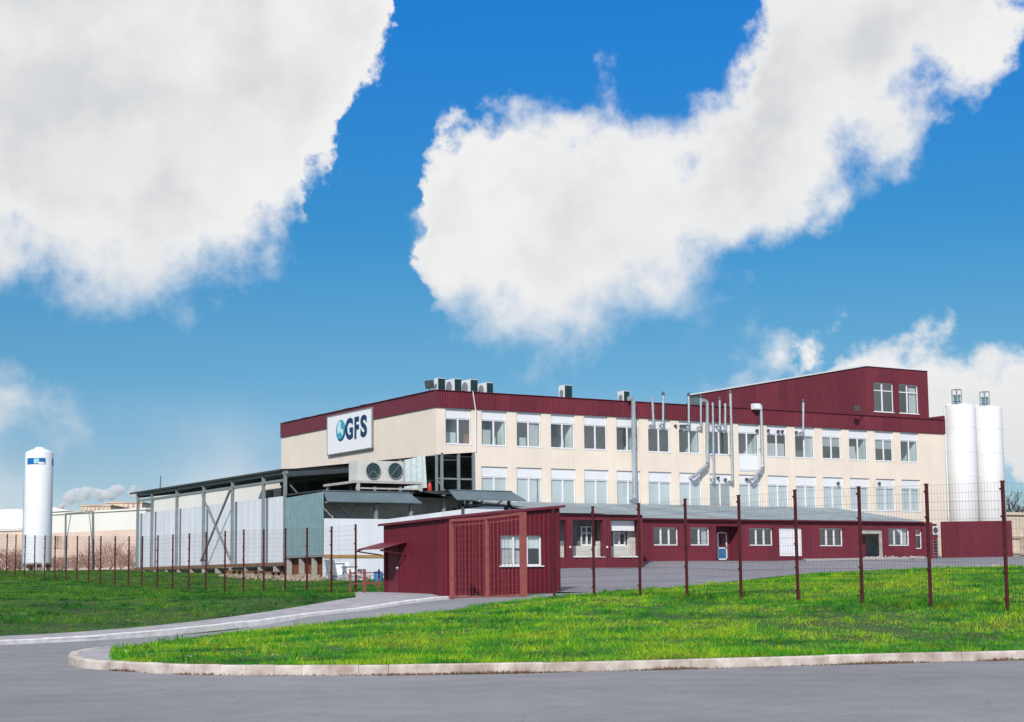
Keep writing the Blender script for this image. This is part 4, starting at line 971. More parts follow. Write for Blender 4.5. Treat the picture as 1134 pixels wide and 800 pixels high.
b.box((la[0]-.05, AY+2, 2.5), (lc[0]+1.2, AY+2.1, 5.8))  # dark sheet set behind the ladder stands in for the shade of the narrow gap
o = b.build('gap_shade_sheet', MAROON_F); tag(o, 'dark maroon sheet standing in for the shade in the gap beside the sheet fence', 'shade sheet')
t = empty('ladder', (la[0], AY+.8, la[2]), 'narrow steel ladder below the small air conditioner in the gap', 'ladder')
b = MB(); b.box((la[0], AY+.8, la[2]-.3), (la[0]+.05, AY+.86, lc[2])); b.build('rail', GREY, t); b = MB(); b.box((lc[0]-.05, AY+.8, la[2]-.3), (lc[0], AY+.86, lc[2])); b.build('rail', GREY, t)
b = MB()
for k in range(6): zz = la[2]+.25*k; b.box((la[0]+.05, AY+.81, zz), (lc[0]-.05, AY+.85, zz+.04))
b.build('rung', GREY, t)

# ------------------------------------------------------------------ gatehouse on the fence line
G0 = onX(491, 660, 31.0); GY0 = G0[1]; GX0 = 31.0; GZ0 = 1.02
gr_ = onY(621, 657, GY0); GX1 = gr_[0]; gl_ = onX(425, 658, GX0); GY1 = gl_[1]
gh = empty('gatehouse', (GX0, GY0, GZ0), 'maroon corrugated gatehouse with sloping roof and one window', 'gatehouse')
zc = onX(491, 573.8, GX0)[2]; zl = onX(425, 581.5, GX0)[2]; zr = onY(621, 561.5, GY0)[2]
gw_ = hx(553.8, 599.6, 593.2, 626.8, GY0)
zS = lambda u: zc+(zr-zc)*u/(GX1-GX0); zW = lambda u: zc+(zl-zc)*u/(GY1-GY0)
b = MB(); b.wall((GX0, GY0, 0), ux, nS, GX1-GX0, GZ0-.1, zS, [(gw_[0]-GX0, gw_[1]-GX0, gw_[2], gw_[3])], amp=.035, pitch=.22, depth=.12)
b.build('wall', MAROON_D, gh)
dd0 = onX(441.7, 620, GX0)[1]-GY0; dd1 = onX(428, 620, GX0)[1]-GY0; dz = onX(435, 602, GX0)[2]
b = MB(); b.wall((GX0, GY0, 0), uy, nW, GY1-GY0, GZ0-.1, zW, [(dd0, dd1, GZ0-.1, dz)], amp=.02, pitch=.22, depth=.1)
b.quad((GX1, GY0, GZ0-.1), (GX1, GY1, GZ0-.1), (GX1, GY1, zr), (GX1, GY0, zr)); b.quad((GX0, GY1, GZ0-.1), (GX1, GY1, GZ0-.1), (GX1, GY1, zr), (GX0, GY1, zl))
b.build('wall', MAROON_D, gh)
b = MB(); e = .18
A_ = [(GX0-e, GY0-e, zS(0)-.06), (GX1+e, GY0-e, zr-.03), (GX1+e, GY1+e, zr-.03), (GX0-e, GY1+e, zl-.06)]
b.quad(*[(x, y, z+.10) for x, y, z in A_]); b.quad(*[(x, y, z) for x, y, z in A_][::-1])
for i in range(4): p, q = A_[i], A_[(i+1) % 4]; b.quad(p, q, (q[0], q[1], q[2]+.10), (p[0], p[1], p[2]+.10))
b.build('roof', MAROON_F, gh)
b = MB(); b.box((GX0+.03, GY0+dd0+.01, GZ0-.08), (GX0+.07, GY0+dd1-.01, dz-.01))
dro = b.build('door', MAROON_F, gh)
b = MB(); b.box((GX0-.05, GY0+dd0+.12, GZ0+1.0), (GX0+.03, GY0+dd0+.15, GZ0+1.12)); b.build('handle', PVC, dro)
window(gh, gw_[0], GY0+.06, gw_[2], gw_[1]-gw_[0], gw_[3]-gw_[2], 0., (.33, .655), (PVC, .55), ((.02, .32, .55), (.34, .62, .5)), True, None, fw=.06)
b = MB(); b.box((GX0+.3, GY0+2.0, GZ0), (GX1-.2, GY0+2.1, zc)); b.build('interior_wall', ROOMW, gh)
b = MB(); b.box((GX0-1.5, GY0-.25, GZ0-.5), (GX1+.1, GY1+.1, GZ0-.06)); b.build('plinth', CONC, gh)
# awning over the door
aw = [onX(451, 597.5, GX0-.02), onX(441, 586.2, GX0-.02)]
b = MB(); zt_ = 3.05+.1; y0a = GY0+dd0-.75; y1a = GY0+dd1+.5; n = 24
for i in range(n):
    ya = y0a+(y1a-y0a)*i/n; yb_ = y0a+(y1a-y0a)*(i+1)/n; q0 = .03*(i % 2); q1 = .03*((i+1) % 2)
    b.quad((GX0-.01, ya, zt_+q0), (GX0-.01, yb_, zt_+q1), (GX0-1.25, yb_, zt_-.3+q1), (GX0-1.25, ya, zt_-.3+q0))
b.build('awning', MAROON_F, gh)
b = MB()
for y in (y0a+.1, y1a-.1): b.bar((GX0-.02, y, zt_-.5), (GX0-1.2, y, zt_-.34), .05); b.bar((GX0-.02, y, zt_-.06), (GX0-1.2, y, zt_-.34), .04)
b.build('awning_bracket', POSTRED, gh)
b = MB(); py0, py1 = GY0+dd1+.1, GY1+.0
for x, y in ((GX0-1.4, y1a+.1), (GX0-.7, y1a+.1), (GX0-.05, y1a+.1), (GX0-1.4, y1a-1.2)):
    b.bar((x, y, GZ0-.1), (x, y, GZ0+1.05), .055)
for zz in (.45, .9): b.bar((GX0-1.4, y1a+.1, GZ0+zz), (GX0-.05, y1a+.1, GZ0+zz), .045)
b.bar((GX0-1.4, y1a+.1, GZ0+.95), (GX0-.05, y1a+.1, GZ0+.3), .035)
b.build('porch_railing', PINK, gh)

# ------------------------------------------------------------------ mesh fence with the open metal gate
FX = 29.93
GAX = FX-.12
gt = empty('metal_gate', tuple(onX(539, 666, GAX)), 'faded red metal gate frame with wire infill before the gatehouse', 'gate')
gpx = [(500, 575.5, 665), (539, 572.5, 665.5), (579, 567.5, 662.5)]
gp = []
for x, t, bt in gpx: a = onX(x, t, GAX); c = onX(x, bt, GAX); gp.append((a, c))
for i, (a, c) in enumerate(gp):
    w = (.13, .11, .18)[i]; b = MB(); b.box((GAX-w/2, a[1]-w/2, c[2]-.05), (GAX+w/2, a[1]+w/2, a[2])); b.build('post', PINK, gt)
for (a, c), (d, e) in zip(gp, gp[1:]):
    for p_, q_, w_ in ((a[2]-.04, d[2]-.04, .10), (c[2]+.12, e[2]+.12, .08), (a[2]-.22, d[2]-.22, .03)): b = MB(); b.bar((GAX, a[1], p_), (GAX, d[1], q_), w_); b.build('rail', PINK, gt)
b = MB()
for (a, c), (d, e) in zip(gp, gp[1:]):
    n = int(abs(a[1]-d[1])/.24)
    for i in range(1, n):
        t = i/n; y = a[1]+(d[1]-a[1])*t; b.bar((GAX, y, c[2]+(e[2]-c[2])*t+.1), (GAX, y, a[2]+(d[2]-a[2])*t-.04), .010)
    for k in range(1, 12):
        t = k/12; b.bar((GAX, a[1], c[2]+(a[2]-c[2])*t), (GAX, d[1], e[2]+(d[2]-e[2])*t), .005)
b.build('infill', PINK, gt)

def mesh_fence(posts, label, gaps=()):
    """posts: (Y, zbase, ztop)"""
    t = empty('wire_mesh_fence', (FX, posts[0][0], posts[0][1]), label, 'fence')
    for i, (y, z0, z1) in enumerate(posts):
        b = MB(); lean = random.uniform(-.012, .012)
        b.bar((FX, y, z0-.3), (FX+lean, y+random.uniform(-.015, .015), z1), .066); b.box((FX-.045+lean, y-.045, z1), (FX+.045+lean, y+.045, z1+.025)); 
        for k in range(5): zz = z0+.3+(z1-z0-.5)*k/4; b.box((FX-.075, y-.03, zz), (FX-.04, y+.03, zz+.05))
        b.build('post', POSTRED, t)
    for i, (p, q) in enumerate(zip(posts, posts[1:])):
        b = MB(); n = int(abs(p[0]-q[0])/.10); R = .0021
        def bar3(a, c):   # light three sided wire
            a = np.array(a); c = np.array(c); d = unit(c-a); u = unit(np.cross(d, (1, .1, .2))); w = np.cross(d, u); k = len(b.v)
            for P in (a, c):
                for j in range(3): an_ = 2.094*j; b.v.append(tuple(P+R*(u*math.cos(an_)+w*math.sin(an_))))
            for j in range(3): b.f.append((k+j, k+(j+1) % 3, k+3+(j+1) % 3, k+3+j)); b.m.append(0)
        for k in range(n+1):
            s_ = k/n; y = p[0]+(q[0]-p[0])*s_; za = p[1]+(q[1]-p[1])*s_+.08; zb = p[2]+(q[2]-p[2])*s_-.02; bar3((FX-.05, y, za), (FX-.05, y, zb))
        for k in range(15):
            s_ = k/14
            za = p[1]+.08+(p[2]-.1-p[1])*s_; zb = q[1]+.08+(q[2]-.1-q[1])*s_; R = .0036 if k % 4 == 0 else .0026; bar3((FX-.05, p[0], za), (FX-.05, q[0], zb))
        b.build('wire_panel', POSTRED, t)
def fpost(x, yb, yt):
    a = onX(x, yb, FX); c = onX(x, yt, FX); return (a[1], a[2], c[2])
right = [fpost(*q) for q in ((614, 664, 563.5), (658, 661.5, 561.5), (709, 660, 558), (761, 662, 553), (821, 667.5, 549), (884, 668, 543), (955, 669, 539.5), (1031, 673.5, 536.5), (1116, 679, 533))]
dy = (right[1][0]-right[-1][0])/7
for k in range(1, 3):
    y = right[-1][0]-dy; right.append((y, h1(FX, y), h1(FX, y)+3.0))
mesh_fence(right, 'red post wire mesh fence on the grass bank right of the gate')
LP = [(394, 659, 581.5), (367, 658, 583.8), (340, 657.5, 585.2), (316, 657, 586), (292, 656.8, 587), (269.7, 656.6, 587.2), (249, 655.8, 589), (228, 655, 590.2), (209, 654.5, 591.4), (191, 654, 592.6), (174, 653.3, 593.6), (157, 652.2, 594.4), (142, 651, 594.6), (127, 649.8, 594.5), (111, 648.3, 594.3), (98, 647, 594.2), (85, 646, 594.1), (73, 645, 594), (60.5, 643.7, 593.9), (49, 642.6, 593.7), (38, 641.4, 593.5), (27, 640.2, 593), (17, 639.2, 592.6), (7, 638.2, 592)]
left = [fpost(*q) for q in LP]
dy = left[-1][0]-left[-2][0]
for k in range(3): y = left[-1][0]+2.5; left.append((y, left[-1][1]+.08, left[-1][2]+.08))
mesh_fence(left, 'red post wire mesh fence receding along the left lawn to the gatehouse')

# ------------------------------------------------------------------ loading shed on the left
QX = 44.; SH = 9.18
cs = empty('loading_shed', (QX, 101.2, 2.9), 'open sided loading shed with grey posts, flat dark roof and white panel wall', 'shed')
b = MB(); b.quad((QX-.3, 100.9, SH), (QX-.3, 132.6, SH), (CX-.2, 132.6, SH+1.3), (CX-.2, 112.9, SH+1.3)); b.quad((QX-.3, 100.9, SH-.14), (QX-.3, 132.6, SH-.14), (CX-.2, 132.6, SH+1.16), (CX-.2, 112.9, SH+1.16))
b.quad((QX-.3, 100.9, SH-.14), (QX-.3, 132.6, SH-.14), (QX-.3, 132.6, SH), (QX-.3, 100.9, SH)); b.quad((QX-.3, 100.9, SH-.14), (CX-.2, 112.9, SH+1.16), (CX-.2, 112.9, SH+1.3), (QX-.3, 100.9, SH)); b.quad((QX-.3, 132.6, SH-.14), (CX-.2, 132.6, SH+1.16), (CX-.2, 132.6, SH+1.3), (QX-.3, 132.6, SH))
b.build('roof', BITUM, cs)
ps = [onX(x, 600, QX)[1] for x in (152.2, 168, 195.5, 225.3, 257.2, 291.5, 315.5)]
for y in ps: b = MB(); b.box((QX-.1, y-.095, 2.75), (QX+.1, y+.095, SH-.15)); b.build('post', GREY, cs)
b = MB(); b.bar((QX, ps[0], SH-.75), (QX, ps[-1]-.1, SH-.75), .12, .18); b.bar((QX+.02, ps[0], SH-.25), (QX+.02, ps[-1]-.3, SH-.25), .14, .2)
for y in ps:
    f_ = min(1, max(.02, (y-101.1)/12)); 
    if y > ps[-1]+.1: b.bar((QX, y, SH-.36), (QX+(CX-.6-QX)*f_, y, SH-.36+1.28*f_), .14, .28)
b.bar((QX, ps[-1], SH-.36), (CX-.5, 112.7, SH+.95), .16, .34)
b.build('beam', GREY, cs)
b = MB(); b.bar((QX-.16, ps[3], SH-1.0), (QX-.16, ps[4], 3.2), .10); b.build('brace', GREY, cs)
b = MB(); b.bar((QX-.18, ps[4], SH-.9), (QX-.18, ps[3], 3.2), .13); b.build('brace', GREY, cs)
b = MB(); ya, yb2 = ps[-1]-.1, ps[0]+.05
WX = QX+.5; wa = onX(315, 600, WX)[1]; wb = onX(152.5, 600, WX)[1]; wzt = onX(230, 559.8, WX)[2]; wzb = 2.9
b.box((WX, wa, wzb), (WX+.15, wb, wzt))
for k in range(26): y = wa+(wb-wa)*k/26; b.box((WX-.012, y, wzb+.02), (WX, y+.02, wzt-.01))
b.build('panel_wall', PANELW, cs)
b = MB(); b.box((QX-.25, ya, 2.66), (QX+.2, yb2+.2, 2.88)); b.build('dock_edge', BROWN, cs)
for k in range(11): y = ya+1.2+k*2.7; b = MB(); b.box((QX-.2, y, h1(QX, y)-.2), (QX+.15, y+.4, 2.62)); b.build('dock_support', CONC, cs)
# teal clad loading bay with white south wall
LBY = 94.6; LBX = QX
lb = empty('loading_bay', (LBX, LBY, 2.0), 'loading bay with teal corrugated side, white lower wall and blue grey canopy', 'loading bay')
b = MB(); tz0 = 3.28; b.wall((LBX, LBY, 0), uy, nW, 6.15, tz0, lambda u: 7.32-.02*u, amp=.04, pitch=.3); b.build('side_sheet', TEAL, lb)
b = MB(); b.box((LBX-.06, LBY, tz0-.14), (LBX+.5, LBY+6.2, tz0)); b.build('sill_beam', GREY, lb)
b = MB(); b.wall((LBX+.4, LBY+.4, 0), uy, nW, 5.8, 1.5, tz0-.15); b.build('under_panel', RUST, lb)
for k in range(3): b = MB(); y = LBY+1.6+k*2.; b.box((LBX+.02, y, 1.6), (LBX+.3, y+.3, tz0-.15)); b.build('support', CONC, lb)
b = MB(); wp = [(LBX, 1.6), (57.6, 1.6), (57.6, 6.75), (54.59, 6.36), (48.65, 5.6), (LBX, 5.6)]
b.quad(*[(x, LBY, z) for x, z in wp]); b.quad(*[(x, LBY+.15, z) for x, z in wp][::-1])
for p, q in zip(wp, wp[1:]+wp[:1]): b.quad((p[0], LBY, p[1]), (q[0], LBY, q[1]), (q[0], LBY+.15, q[1]), (p[0], LBY+.15, p[1]))
for k in range(1, 9): x = LBX+k*1.4; b.box((x-.015, LBY-.012, 1.7), (x+.015, LBY, 5.5))
b.build('south_wall', PANELW, lb)
b = MB(); b.box((LBX, LBY-.06, 3.08), (LBX+7, LBY-.02, 3.26)); b.build('timber_rail', mat('ochre_timber', (.42, .26, .10), .8, var=.2, scale=4), lb)
# canopy over the bay
def canopy(x0, x1, y0, zt, zb, run, m, name, parent, xs=.6):
    b = MB(); b.quad((x0, y0, zb), (x1+xs, y0, zb), (x1, y0+run, zt), (x0, y0+run, zt)); b.quad((x0, y0, zb-.07), (x1+xs, y0, zb-.07), (x1, y0+run, zt-.07), (x0, y0+run, zt-.07))
    b.quad((x0, y0, zb-.07), (x1+xs, y0, zb-.07), (x1+xs, y0, zb), (x0, y0, zb)); b.quad((x1+xs, y0, zb-.07), (x1, y0+run, zt-.07), (x1, y0+run, zt), (x1+xs, y0, zb)); b.quad((x0, y0, zb-.07), (x0, y0+run, zt-.07), (x0, y0+run, zt), (x0, y0, zb))
    b.bar((x0, y0+run, zt+.03), (x1, y0+run, zt+.03), .12, .05)
    return b.build(name, m, parent)
canopy(LBX+.1, 50.4, LBY-.35, 7.38, 6.72, .7, FASCIA, 'canopy', lb)
b = MB(); b.box((LBX, LBY+.36, 7.36), (CX-.2, LBY+6, 7.46)); b.build('flat_roof', BITUM, lb)
b = MB()
for x in (47.9, 50.5, 53.0): b.box((x-.1, LBY+.2, 5.5), (x+.1, LBY+.4, 7.3))
b.box((LBX+.1, LBY+.2, 6.6), (51, LBY+.34, 6.72))
b.bar((LBX+2.2, LBY+.8, 5.7), (LBX+1.1, LBY+.8, 7.1), .12); b.bar((LBX+2.2, LBY+.8, 5.7), (LBX+3.3, LBY+.8, 7.1), .12)
b.build('post', GREY, lb)
b = MB(); b.box((LBX+.3, LBY+2.0, 1.7), (CX-.3, LBY+2.1, 7.3)); b.build('back_wall', mat('grey_brown_back_wall', (.50, .50, .46), .9, var=.15, scale=.8), lb)
# second canopy, in front of the lower windows
c2 = empty('entrance_canopy', (53.4, 94.0, 2.4), 'sloping grey blue entrance canopy on posts in front of the lower windows', 'canopy')
canopy(53.5, 58.5, 94.0, 7.62, 6.98, 1.0, FASCIA, 'canopy_roof', c2, .55)
b = MB(); b.quad((50.7, 94.3, 7.5), (53.5, 94.0, 7.02), (53.5, 98, 7.62), (50.7, 98, 7.62)); b.quad((51.5, 94.2, 7.0), (53.45, 94.05, 6.97), (53.45, 98, 7.56), (50.75, 98, 7.56)); b.box((53.5, 95.0, 7.56), (58.4, 99.9, 7.66)); b.build('canopy_underside', BITUM, c2)
b = MB()
for x in (54.3, 58.0): b.box((x-.09, 94.5, 2.2), (x+.09, 94.7, 7.1))
b.box((54.2, 94.5, 6.55), (58.2, 94.66, 6.68))
for x in (54.9, 55.8, 57.3): b.bar((x-.3, 94.56, 6.68), (x+.15, 94.4, 7.05), .09)
b.build('post', DGREY, c2)
b = MB(); b.box((54.7, 96.5, 3), (58.0, 96.6, 6.5)); b.build('back_panel', DGREY, c2)
b = MB(); 
for a in ((54.95, 3, 54.95, 6.42), (57.9, 3, 57.9, 6.42), (54.95, 6.42, 57.9, 6.42)): b.bar((a[0], 96.45, a[1]), (a[2], 96.45, a[3]), .08)
b.build('door_frame', PVC, c2)
# steel stage with the big two fan cooler
PY = 95.6
st = empty('steel_stage', (46.2, PY, 7.4), 'raised pink grey steel stage carrying the two fan cooler', 'platform')
x0 = onY(395, 532, PY)[0]; x1 = onY(468, 535, PY)[0]; zt_ = onY(430, 533, PY)[2]
STG = mat('pale_beam_paint', (.46, .43, .41), .6, var=.1)
b = MB(); b.box((x0-.1, PY, zt_-.16), (x1, PY+.14, zt_)); b.box((x0-.1, PY+.14, zt_-.16), (x0+.05, PY+5.0, zt_)); b.box((x1-.14, PY+.14, zt_-.16), (x1, PY+5.0, zt_)); b.box((x0, PY+.1, zt_-.55), (x1, PY+.2, zt_-.45)); b.build('beam', STG, st)
b = MB(); b.box((x0+.06, PY+.15, zt_-.08), (x1-.15, PY+4.9, zt_-.03)); b.build('deck', DGREY, st)
for x, y in ((x0+.15, PY+.05), (x1-.1, PY+.05), (x0+.15, PY+4.7), (x1-.1, PY+4.7)): b = MB(); b.box((x-.1, y-.04, 7.44), (x+.1, y+.14, zt_-.17)); b.build('leg', STG, st)
x0 = onY(395.5, 530, PY+.25)[0]; x1 = onY(447, 530, PY+.25)[0]; z0 = zt_; z1 = onY(420, 510.5, PY+.25)[2]
cl = empty('cooling_unit', (x0, PY+.25, z0), 'large pale grey cooling unit with two round black fans on the steel stage', 'cooling unit')
b = MB(); b.box((x0, PY+.25, z0+.003), (x1, PY+1.5, z1)); b.box(((x0+x1)/2-.02, PY+.235, z0+.05), ((x0+x1)/2+.02, PY+.25, z1-.05)); b.build('casing', mat('pale_unit_paint', (.62, .61, .58), .5, var=.06, streak=.1), cl)
for fx in (413, 437.5):
    c = onY(fx, 521.5, PY+.2); r = .5
    b = MB(); b.tube([(c[0], PY+.17, c[2]), (c[0], PY+.249, c[2])], r, 32); fo = b.build('fan', DKGREEN, cl, True)
    b = MB(); n = 36
    for rr in (r*1.04, r*.7, r*.36):
        pts = [(c[0]+rr*math.cos(2*math.pi*i/n), PY+.15, c[2]+rr*math.sin(2*math.pi*i/n)) for i in range(n+1)]; b.tube(pts, .03 if rr > r else .008, 6)
    for an_ in (-.75, -2.4) if fx < 420 else (-2.3, .9): b.bar((c[0], PY+.14, c[2]), (c[0]+r*math.cos(an_), PY+.14, c[2]+r*math.sin(an_)), .05, .03)
    b.build('guard', GREY, fo)
# wavy curtain of sheeting left of the open corner
cp_ = [(447.5, 509, 532), (470, 505.5, 533)]; b = MB(); n = 22; a = onX(447.5, 520, CX-.3); c = onX(470.5, 520, CX-.3); tz = [onX(447.5, 510, CX-.3)[2], onX(470.5, 504.5, CX-.3)[2]]; bz = 8.15
for i in range(n):
    s0, s1 = i/n, (i+1)/n; ya_ = a[1]+(c[1]-a[1])*s0; yb_ = a[1]+(c[1]-a[1])*s1
    ks = .12; f = lambda q, i: (CX-.3-(.10 if i % 2 else 0)+.03*math.sin(i*2.1))
    b.quad((f(0, i), ya_-.25*s0, bz), (f(0, i+1), yb_-.25*s1, bz), (f(0, i+1), yb_, tz[0]+(tz[1]-tz[0])*s1), (f(0, i), ya_, tz[0]+(tz[1]-tz[0])*s0))
o = b.build('sheeting_curtain', mat('pale_sheeting', (.52, .60, .60), .6, var=.12, scale=3)); tag(o, 'crumpled pale green sheeting hung beside the cooler at the open corner', 'sheeting')
p = onX(476, 545, CX-.4); b = MB(); cz0 = onX(476, 544, CX-.4)[2]; cz1 = onX(476, 534, CX-.4)[2]
t = empty('gas_cylinder', (p[0], p[1], cz0), 'red gas cylinder standing in the open corner behind the canopies', 'gas cylinder')
b.lathe((p[0], p[1], cz0), [(.14, 0), (.15, .05), (.15, cz1-cz0-.22), (.09, cz1-cz0-.08), (.05, cz1-cz0-.04)], 18); b.build('body', REDC, t, True)
b = MB(); b.lathe((p[0], p[1], cz1-.05), [(.04, 0), (.06, .06), (.03, .12)], 12); b.build('valve', DGREY, t, True)
b = MB(); b.box((p[0]-.3, p[1]-.3, 7.47), (p[0]+.3, p[1]+.3, cz0-.01)); tag(b.build('pedestal', DGREY), 'dark plinth under the red gas cylinder', 'plinth')

# ------------------------------------------------------------------ white cryogenic tank on the left
TD = 138; tb = atd(41, 633.5, TD); tt = atd(42, 494, TD); TR = 15.2*TD/F; tx, ty, tz = tb
tk = empty('storage_tank', tuple(tb), 'tall white cylindrical gas tank with blue labels on the left lawn', 'tank')
H = tt[2]-tz
b = MB(); b.lathe((tx, ty, tz), [(TR*.9, .62), (TR, .75), (TR, H-.55), (TR*.96, H-.47), (TR*.70, H-.30), (TR*.34, H-.14), (TR*.28, H-.03), (.05, H)], 48); b.build('shell', TANKW, tk, True)
b = MB(); b.lathe((tx, ty, tz), [(TR*1.0, .40), (TR*1.0, .58)], 40); b.build('base_ring', POSTRED, tk)
for k in range(4):
    q = YAW*-1+math.pi/4+k*math.pi/2; px_, py_ = tx+TR*.9*math.cos(q), ty+TR*.9*math.sin(q); b = MB(); b.box((px_-.14, py_-.14, tz-.5), (px_+.14, py_+.14, tz+.8)); b.build('leg', WHITE, tk)
view = math.atan2(-ty, -tx)
def label_patch(a0, a1, z0, z1, m, name, rr=.012, par=None, n=10):
    b = MB()
    for i in range(n):
        p0 = a0+(a1-a0)*i/n; p1 = a0+(a1-a0)*(i+1)/n; R_ = TR+rr
        b.quad((tx+R_*math.cos(p0), ty+R_*math.sin(p0), z0), (tx+R_*math.cos(p1), ty+R_*math.sin(p1), z0), (tx+R_*math.cos(p1), ty+R_*math.sin(p1), z1), (tx+R_*math.cos(p0), ty+R_*math.sin(p0), z1))
    return b.build(name, m, par or tk)
z1 = atd(42, 507.3, TD)[2]; z0 = atd(42, 514.5, TD)[2]
# screen left is +angle-ward from the view direction
A = lambda s_: view+math.asin(max(-1, min(1, s_)))
l1 = label_patch(A(-.83), A(.43), z0, z1, LBLUE, 'label'); label_patch(A(-.38), A(-.02), z0+.08, z1-.06, LTEAL, 'label_emblem', .02, l1); label_patch(A(-.05), A(.36), z0+.02, z0+.2, WHITE, 'label_band', .024, l1)
label_patch(A(.88), view+2.2, z0-.05, z1-.02, LBLUE, 'label')
b = MB(); b.tube([(tx+TR*1.05*math.cos(view-1.5), ty+TR*1.05*math.sin(view-1.5), tz+.3), (tx+TR*1.05*math.cos(view-1.5), ty+TR*1.05*math.sin(view-1.5), tz+H*.7)], .05, 8); b.build('pipe', STEEL, tk, True)
q = atd(40, 634, TD-1.5); b = MB()
for dx_, hh in ((0, .9), (.5, .6), (-.9, .7)): b.tube([(q[0]+dx_, q[1], q[2]-.3), (q[0]+dx_, q[1], q[2]+hh)], .06, 8)
b.build('valve_pipe', STEEL, tk)

# ------------------------------------------------------------------ far buildings, gantry, chimney
def frontal(name, x0, d0, x1, d1, ztop, zbase, thick, m, label, cat, roofm=None, split=None, mlow=None):
    a = atd(x0, 640, d0); c = atd(x1, 640, d1); u = unit((c-a)*[1, 1, 0]); n = np.array([u[1], -u[0], 0]); Wd = np.linalg.norm((c-a)[:2])
    if n@np.array([a[0], a[1], 0]) > 0: n = -n
    t = empty(name, (a[0], a[1], zbase), label, cat)
    zs = split or zbase
    b = MB(); b.wall((a[0], a[1], 0), u, n, Wd, zs, ztop); bk = -n*thick
    for p in ((a), (a+u*Wd)): b.quad(*[(p[0], p[1], zbase), (p[0]+bk[0], p[1]+bk[1], zbase), (p[0]+bk[0], p[1]+bk[1], ztop), (p[0], p[1], ztop)])
    e = a+u*Wd; b.quad((a[0]+bk[0], a[1]+bk[1], zbase), (e[0]+bk[0], e[1]+bk[1], zbase), (e[0]+bk[0], e[1]+bk[1], ztop), (a[0]+bk[0], a[1]+bk[1], ztop))
    b.build('wall', m, t)
    if split: b = MB(); b.wall((a[0]+n[0]*.05, a[1]+n[1]*.05, 0), u, n, Wd, zbase, zs); b.build('lower_wall', mlow, t)
    b = MB(); P = [a+n*.2-u*.2, e+n*.2+u*.2, e+bk+u*.2, a+bk-u*.2]
    b.quad(*[(p[0], p[1], ztop+.25) for p in P]); b.quad(*[(p[0], p[1], ztop) for p in P][::-1])
    for i in range(4): p, q = P[i], P[(i+1) % 4]; b.quad((p[0], p[1], ztop), (q[0], q[1], ztop), (q[0], q[1], ztop+.25), (p[0], p[1], ztop+.25))
    b.build('roof', roofm or FARW, t)
    return t, a, u, n, Wd
zt_ = atd(103, 567, 222)[2]
fb, a, u, n, Wd = frontal('warehouse', 50, 230, 160, 216, zt_, 1.5, 14, FARW, 'long sunlit white warehouse with pinkish lower wall behind the tank', 'warehouse', split=atd(103, 588, 222)[2], mlow=FARP)
for x in (63, 66.5, 74): 
    s_ = (x-50)/110*Wd; p = a+u*s_+n*.1; z_ = atd(x, 600, 226)[2]; b = MB(); b.obox((p[0], p[1], z_), u, (0, 0, 1), n, .55, .9, .05); b.build('window', FARR, fb)
wh = empty('white_hall', (56, 128, 2), 'long sunlit white hall seen between panel wall and roof of the loading shed', 'building')
b = MB(); b.box((56, 127.9, 1.5), (74, 162., 10.3))
b.build('wall', FARW, wh); b = MB(); b.box((55.8, 127.8, 10.31), (74.2, 162.2, 10.5)); b.build('roof', FARW, wh)
wc = onX(298, 549, 56); b = MB(); b.box((55.9, wc[1]-.9, wc[2]-.45), (55.99, wc[1]+.7, wc[2]+.45)); b.build('window', DARK, wh)
b = MB(); b.box((55.93, 129, 8.3), (55.99, 161.9, 8.42)); b.build('wall_rail', FARP, wh)
# white tent like hall at the frame edge
t, a, u, n, Wd = frontal('storage_hall', -60, 236, 27, 228, atd(10, 588, 230)[2], 1.5, 14, FARP, 'pale pink hall with rounded white roof left of the tank', 'hall')
b = MB(); N_ = 14; z_b = atd(10, 588, 230)[2]+.26; hh = 3.0
for j in range(26):
    for i in range(N_):
        def Pp(i, j):
            th = math.pi*i/N_; r_ = 7.2; c_ = a-n*6.9+u*Wd*j/26; w_ = 1+.10*math.sin(j*1.9)+.06*math.sin(j*4.3+i); p = c_+n*r_*math.cos(th); return (p[0], p[1], z_b+hh*w_*math.sin(th))
        b.quad(Pp(i, j), Pp(i, j+1), Pp(i+1, j+1), Pp(i+1, j))
b.build('rounded_roof', FARW, t, True)
pz = atd(12, 616, 222); b = MB(); b.obox((pz[0], pz[1], pz[2]), u, (0, 0, 1), n, 2.5, .2, .1); b.build('dark_band', FARR, t)
# industrial roofline behind
zr_ = atd(110, 556.5, 300)[2]
for x0, x1, yt, dd, lab in ((88, 117, 558.6, 300, 'lower brown roofed works building beyond the white warehouse'), (116, 152, 555.2, 320, 'taller brown roofed works building beyond the white warehouse')):
    t, a, u, n, Wd = frontal('works_building', x0, dd, x1+4, dd, atd(x0, yt+2, dd)[2], 2, 18, FARP, lab, 'building', FARR)
    b = MB()
    for k in range(7): p = a+u*(Wd*(k+.3)/7)+n*.1; zz = atd(x0, yt+4.5, dd)[2]; b.obox((p[0], p[1], zz), u, (0, 0, 1), n, Wd/7*.28, .35, .05)
    b.build('window', FARR, t)
    b = MB(); p = a+u*Wd*.2-n*4; b.box((p[0]-1.2, p[1]-1.2, atd(x0, yt+2, dd)[2]), (p[0]+1.2, p[1]+1.2, atd(x0, yt-1, dd)[2])); b.build('roof_vent', FARR, t)
cd = 290; p = atd(66.5, 562, cd); t = empty('chimney', (p[0], p[1], 3), 'short square tan chimney giving off white smoke beyond the warehouse', 'chimney')
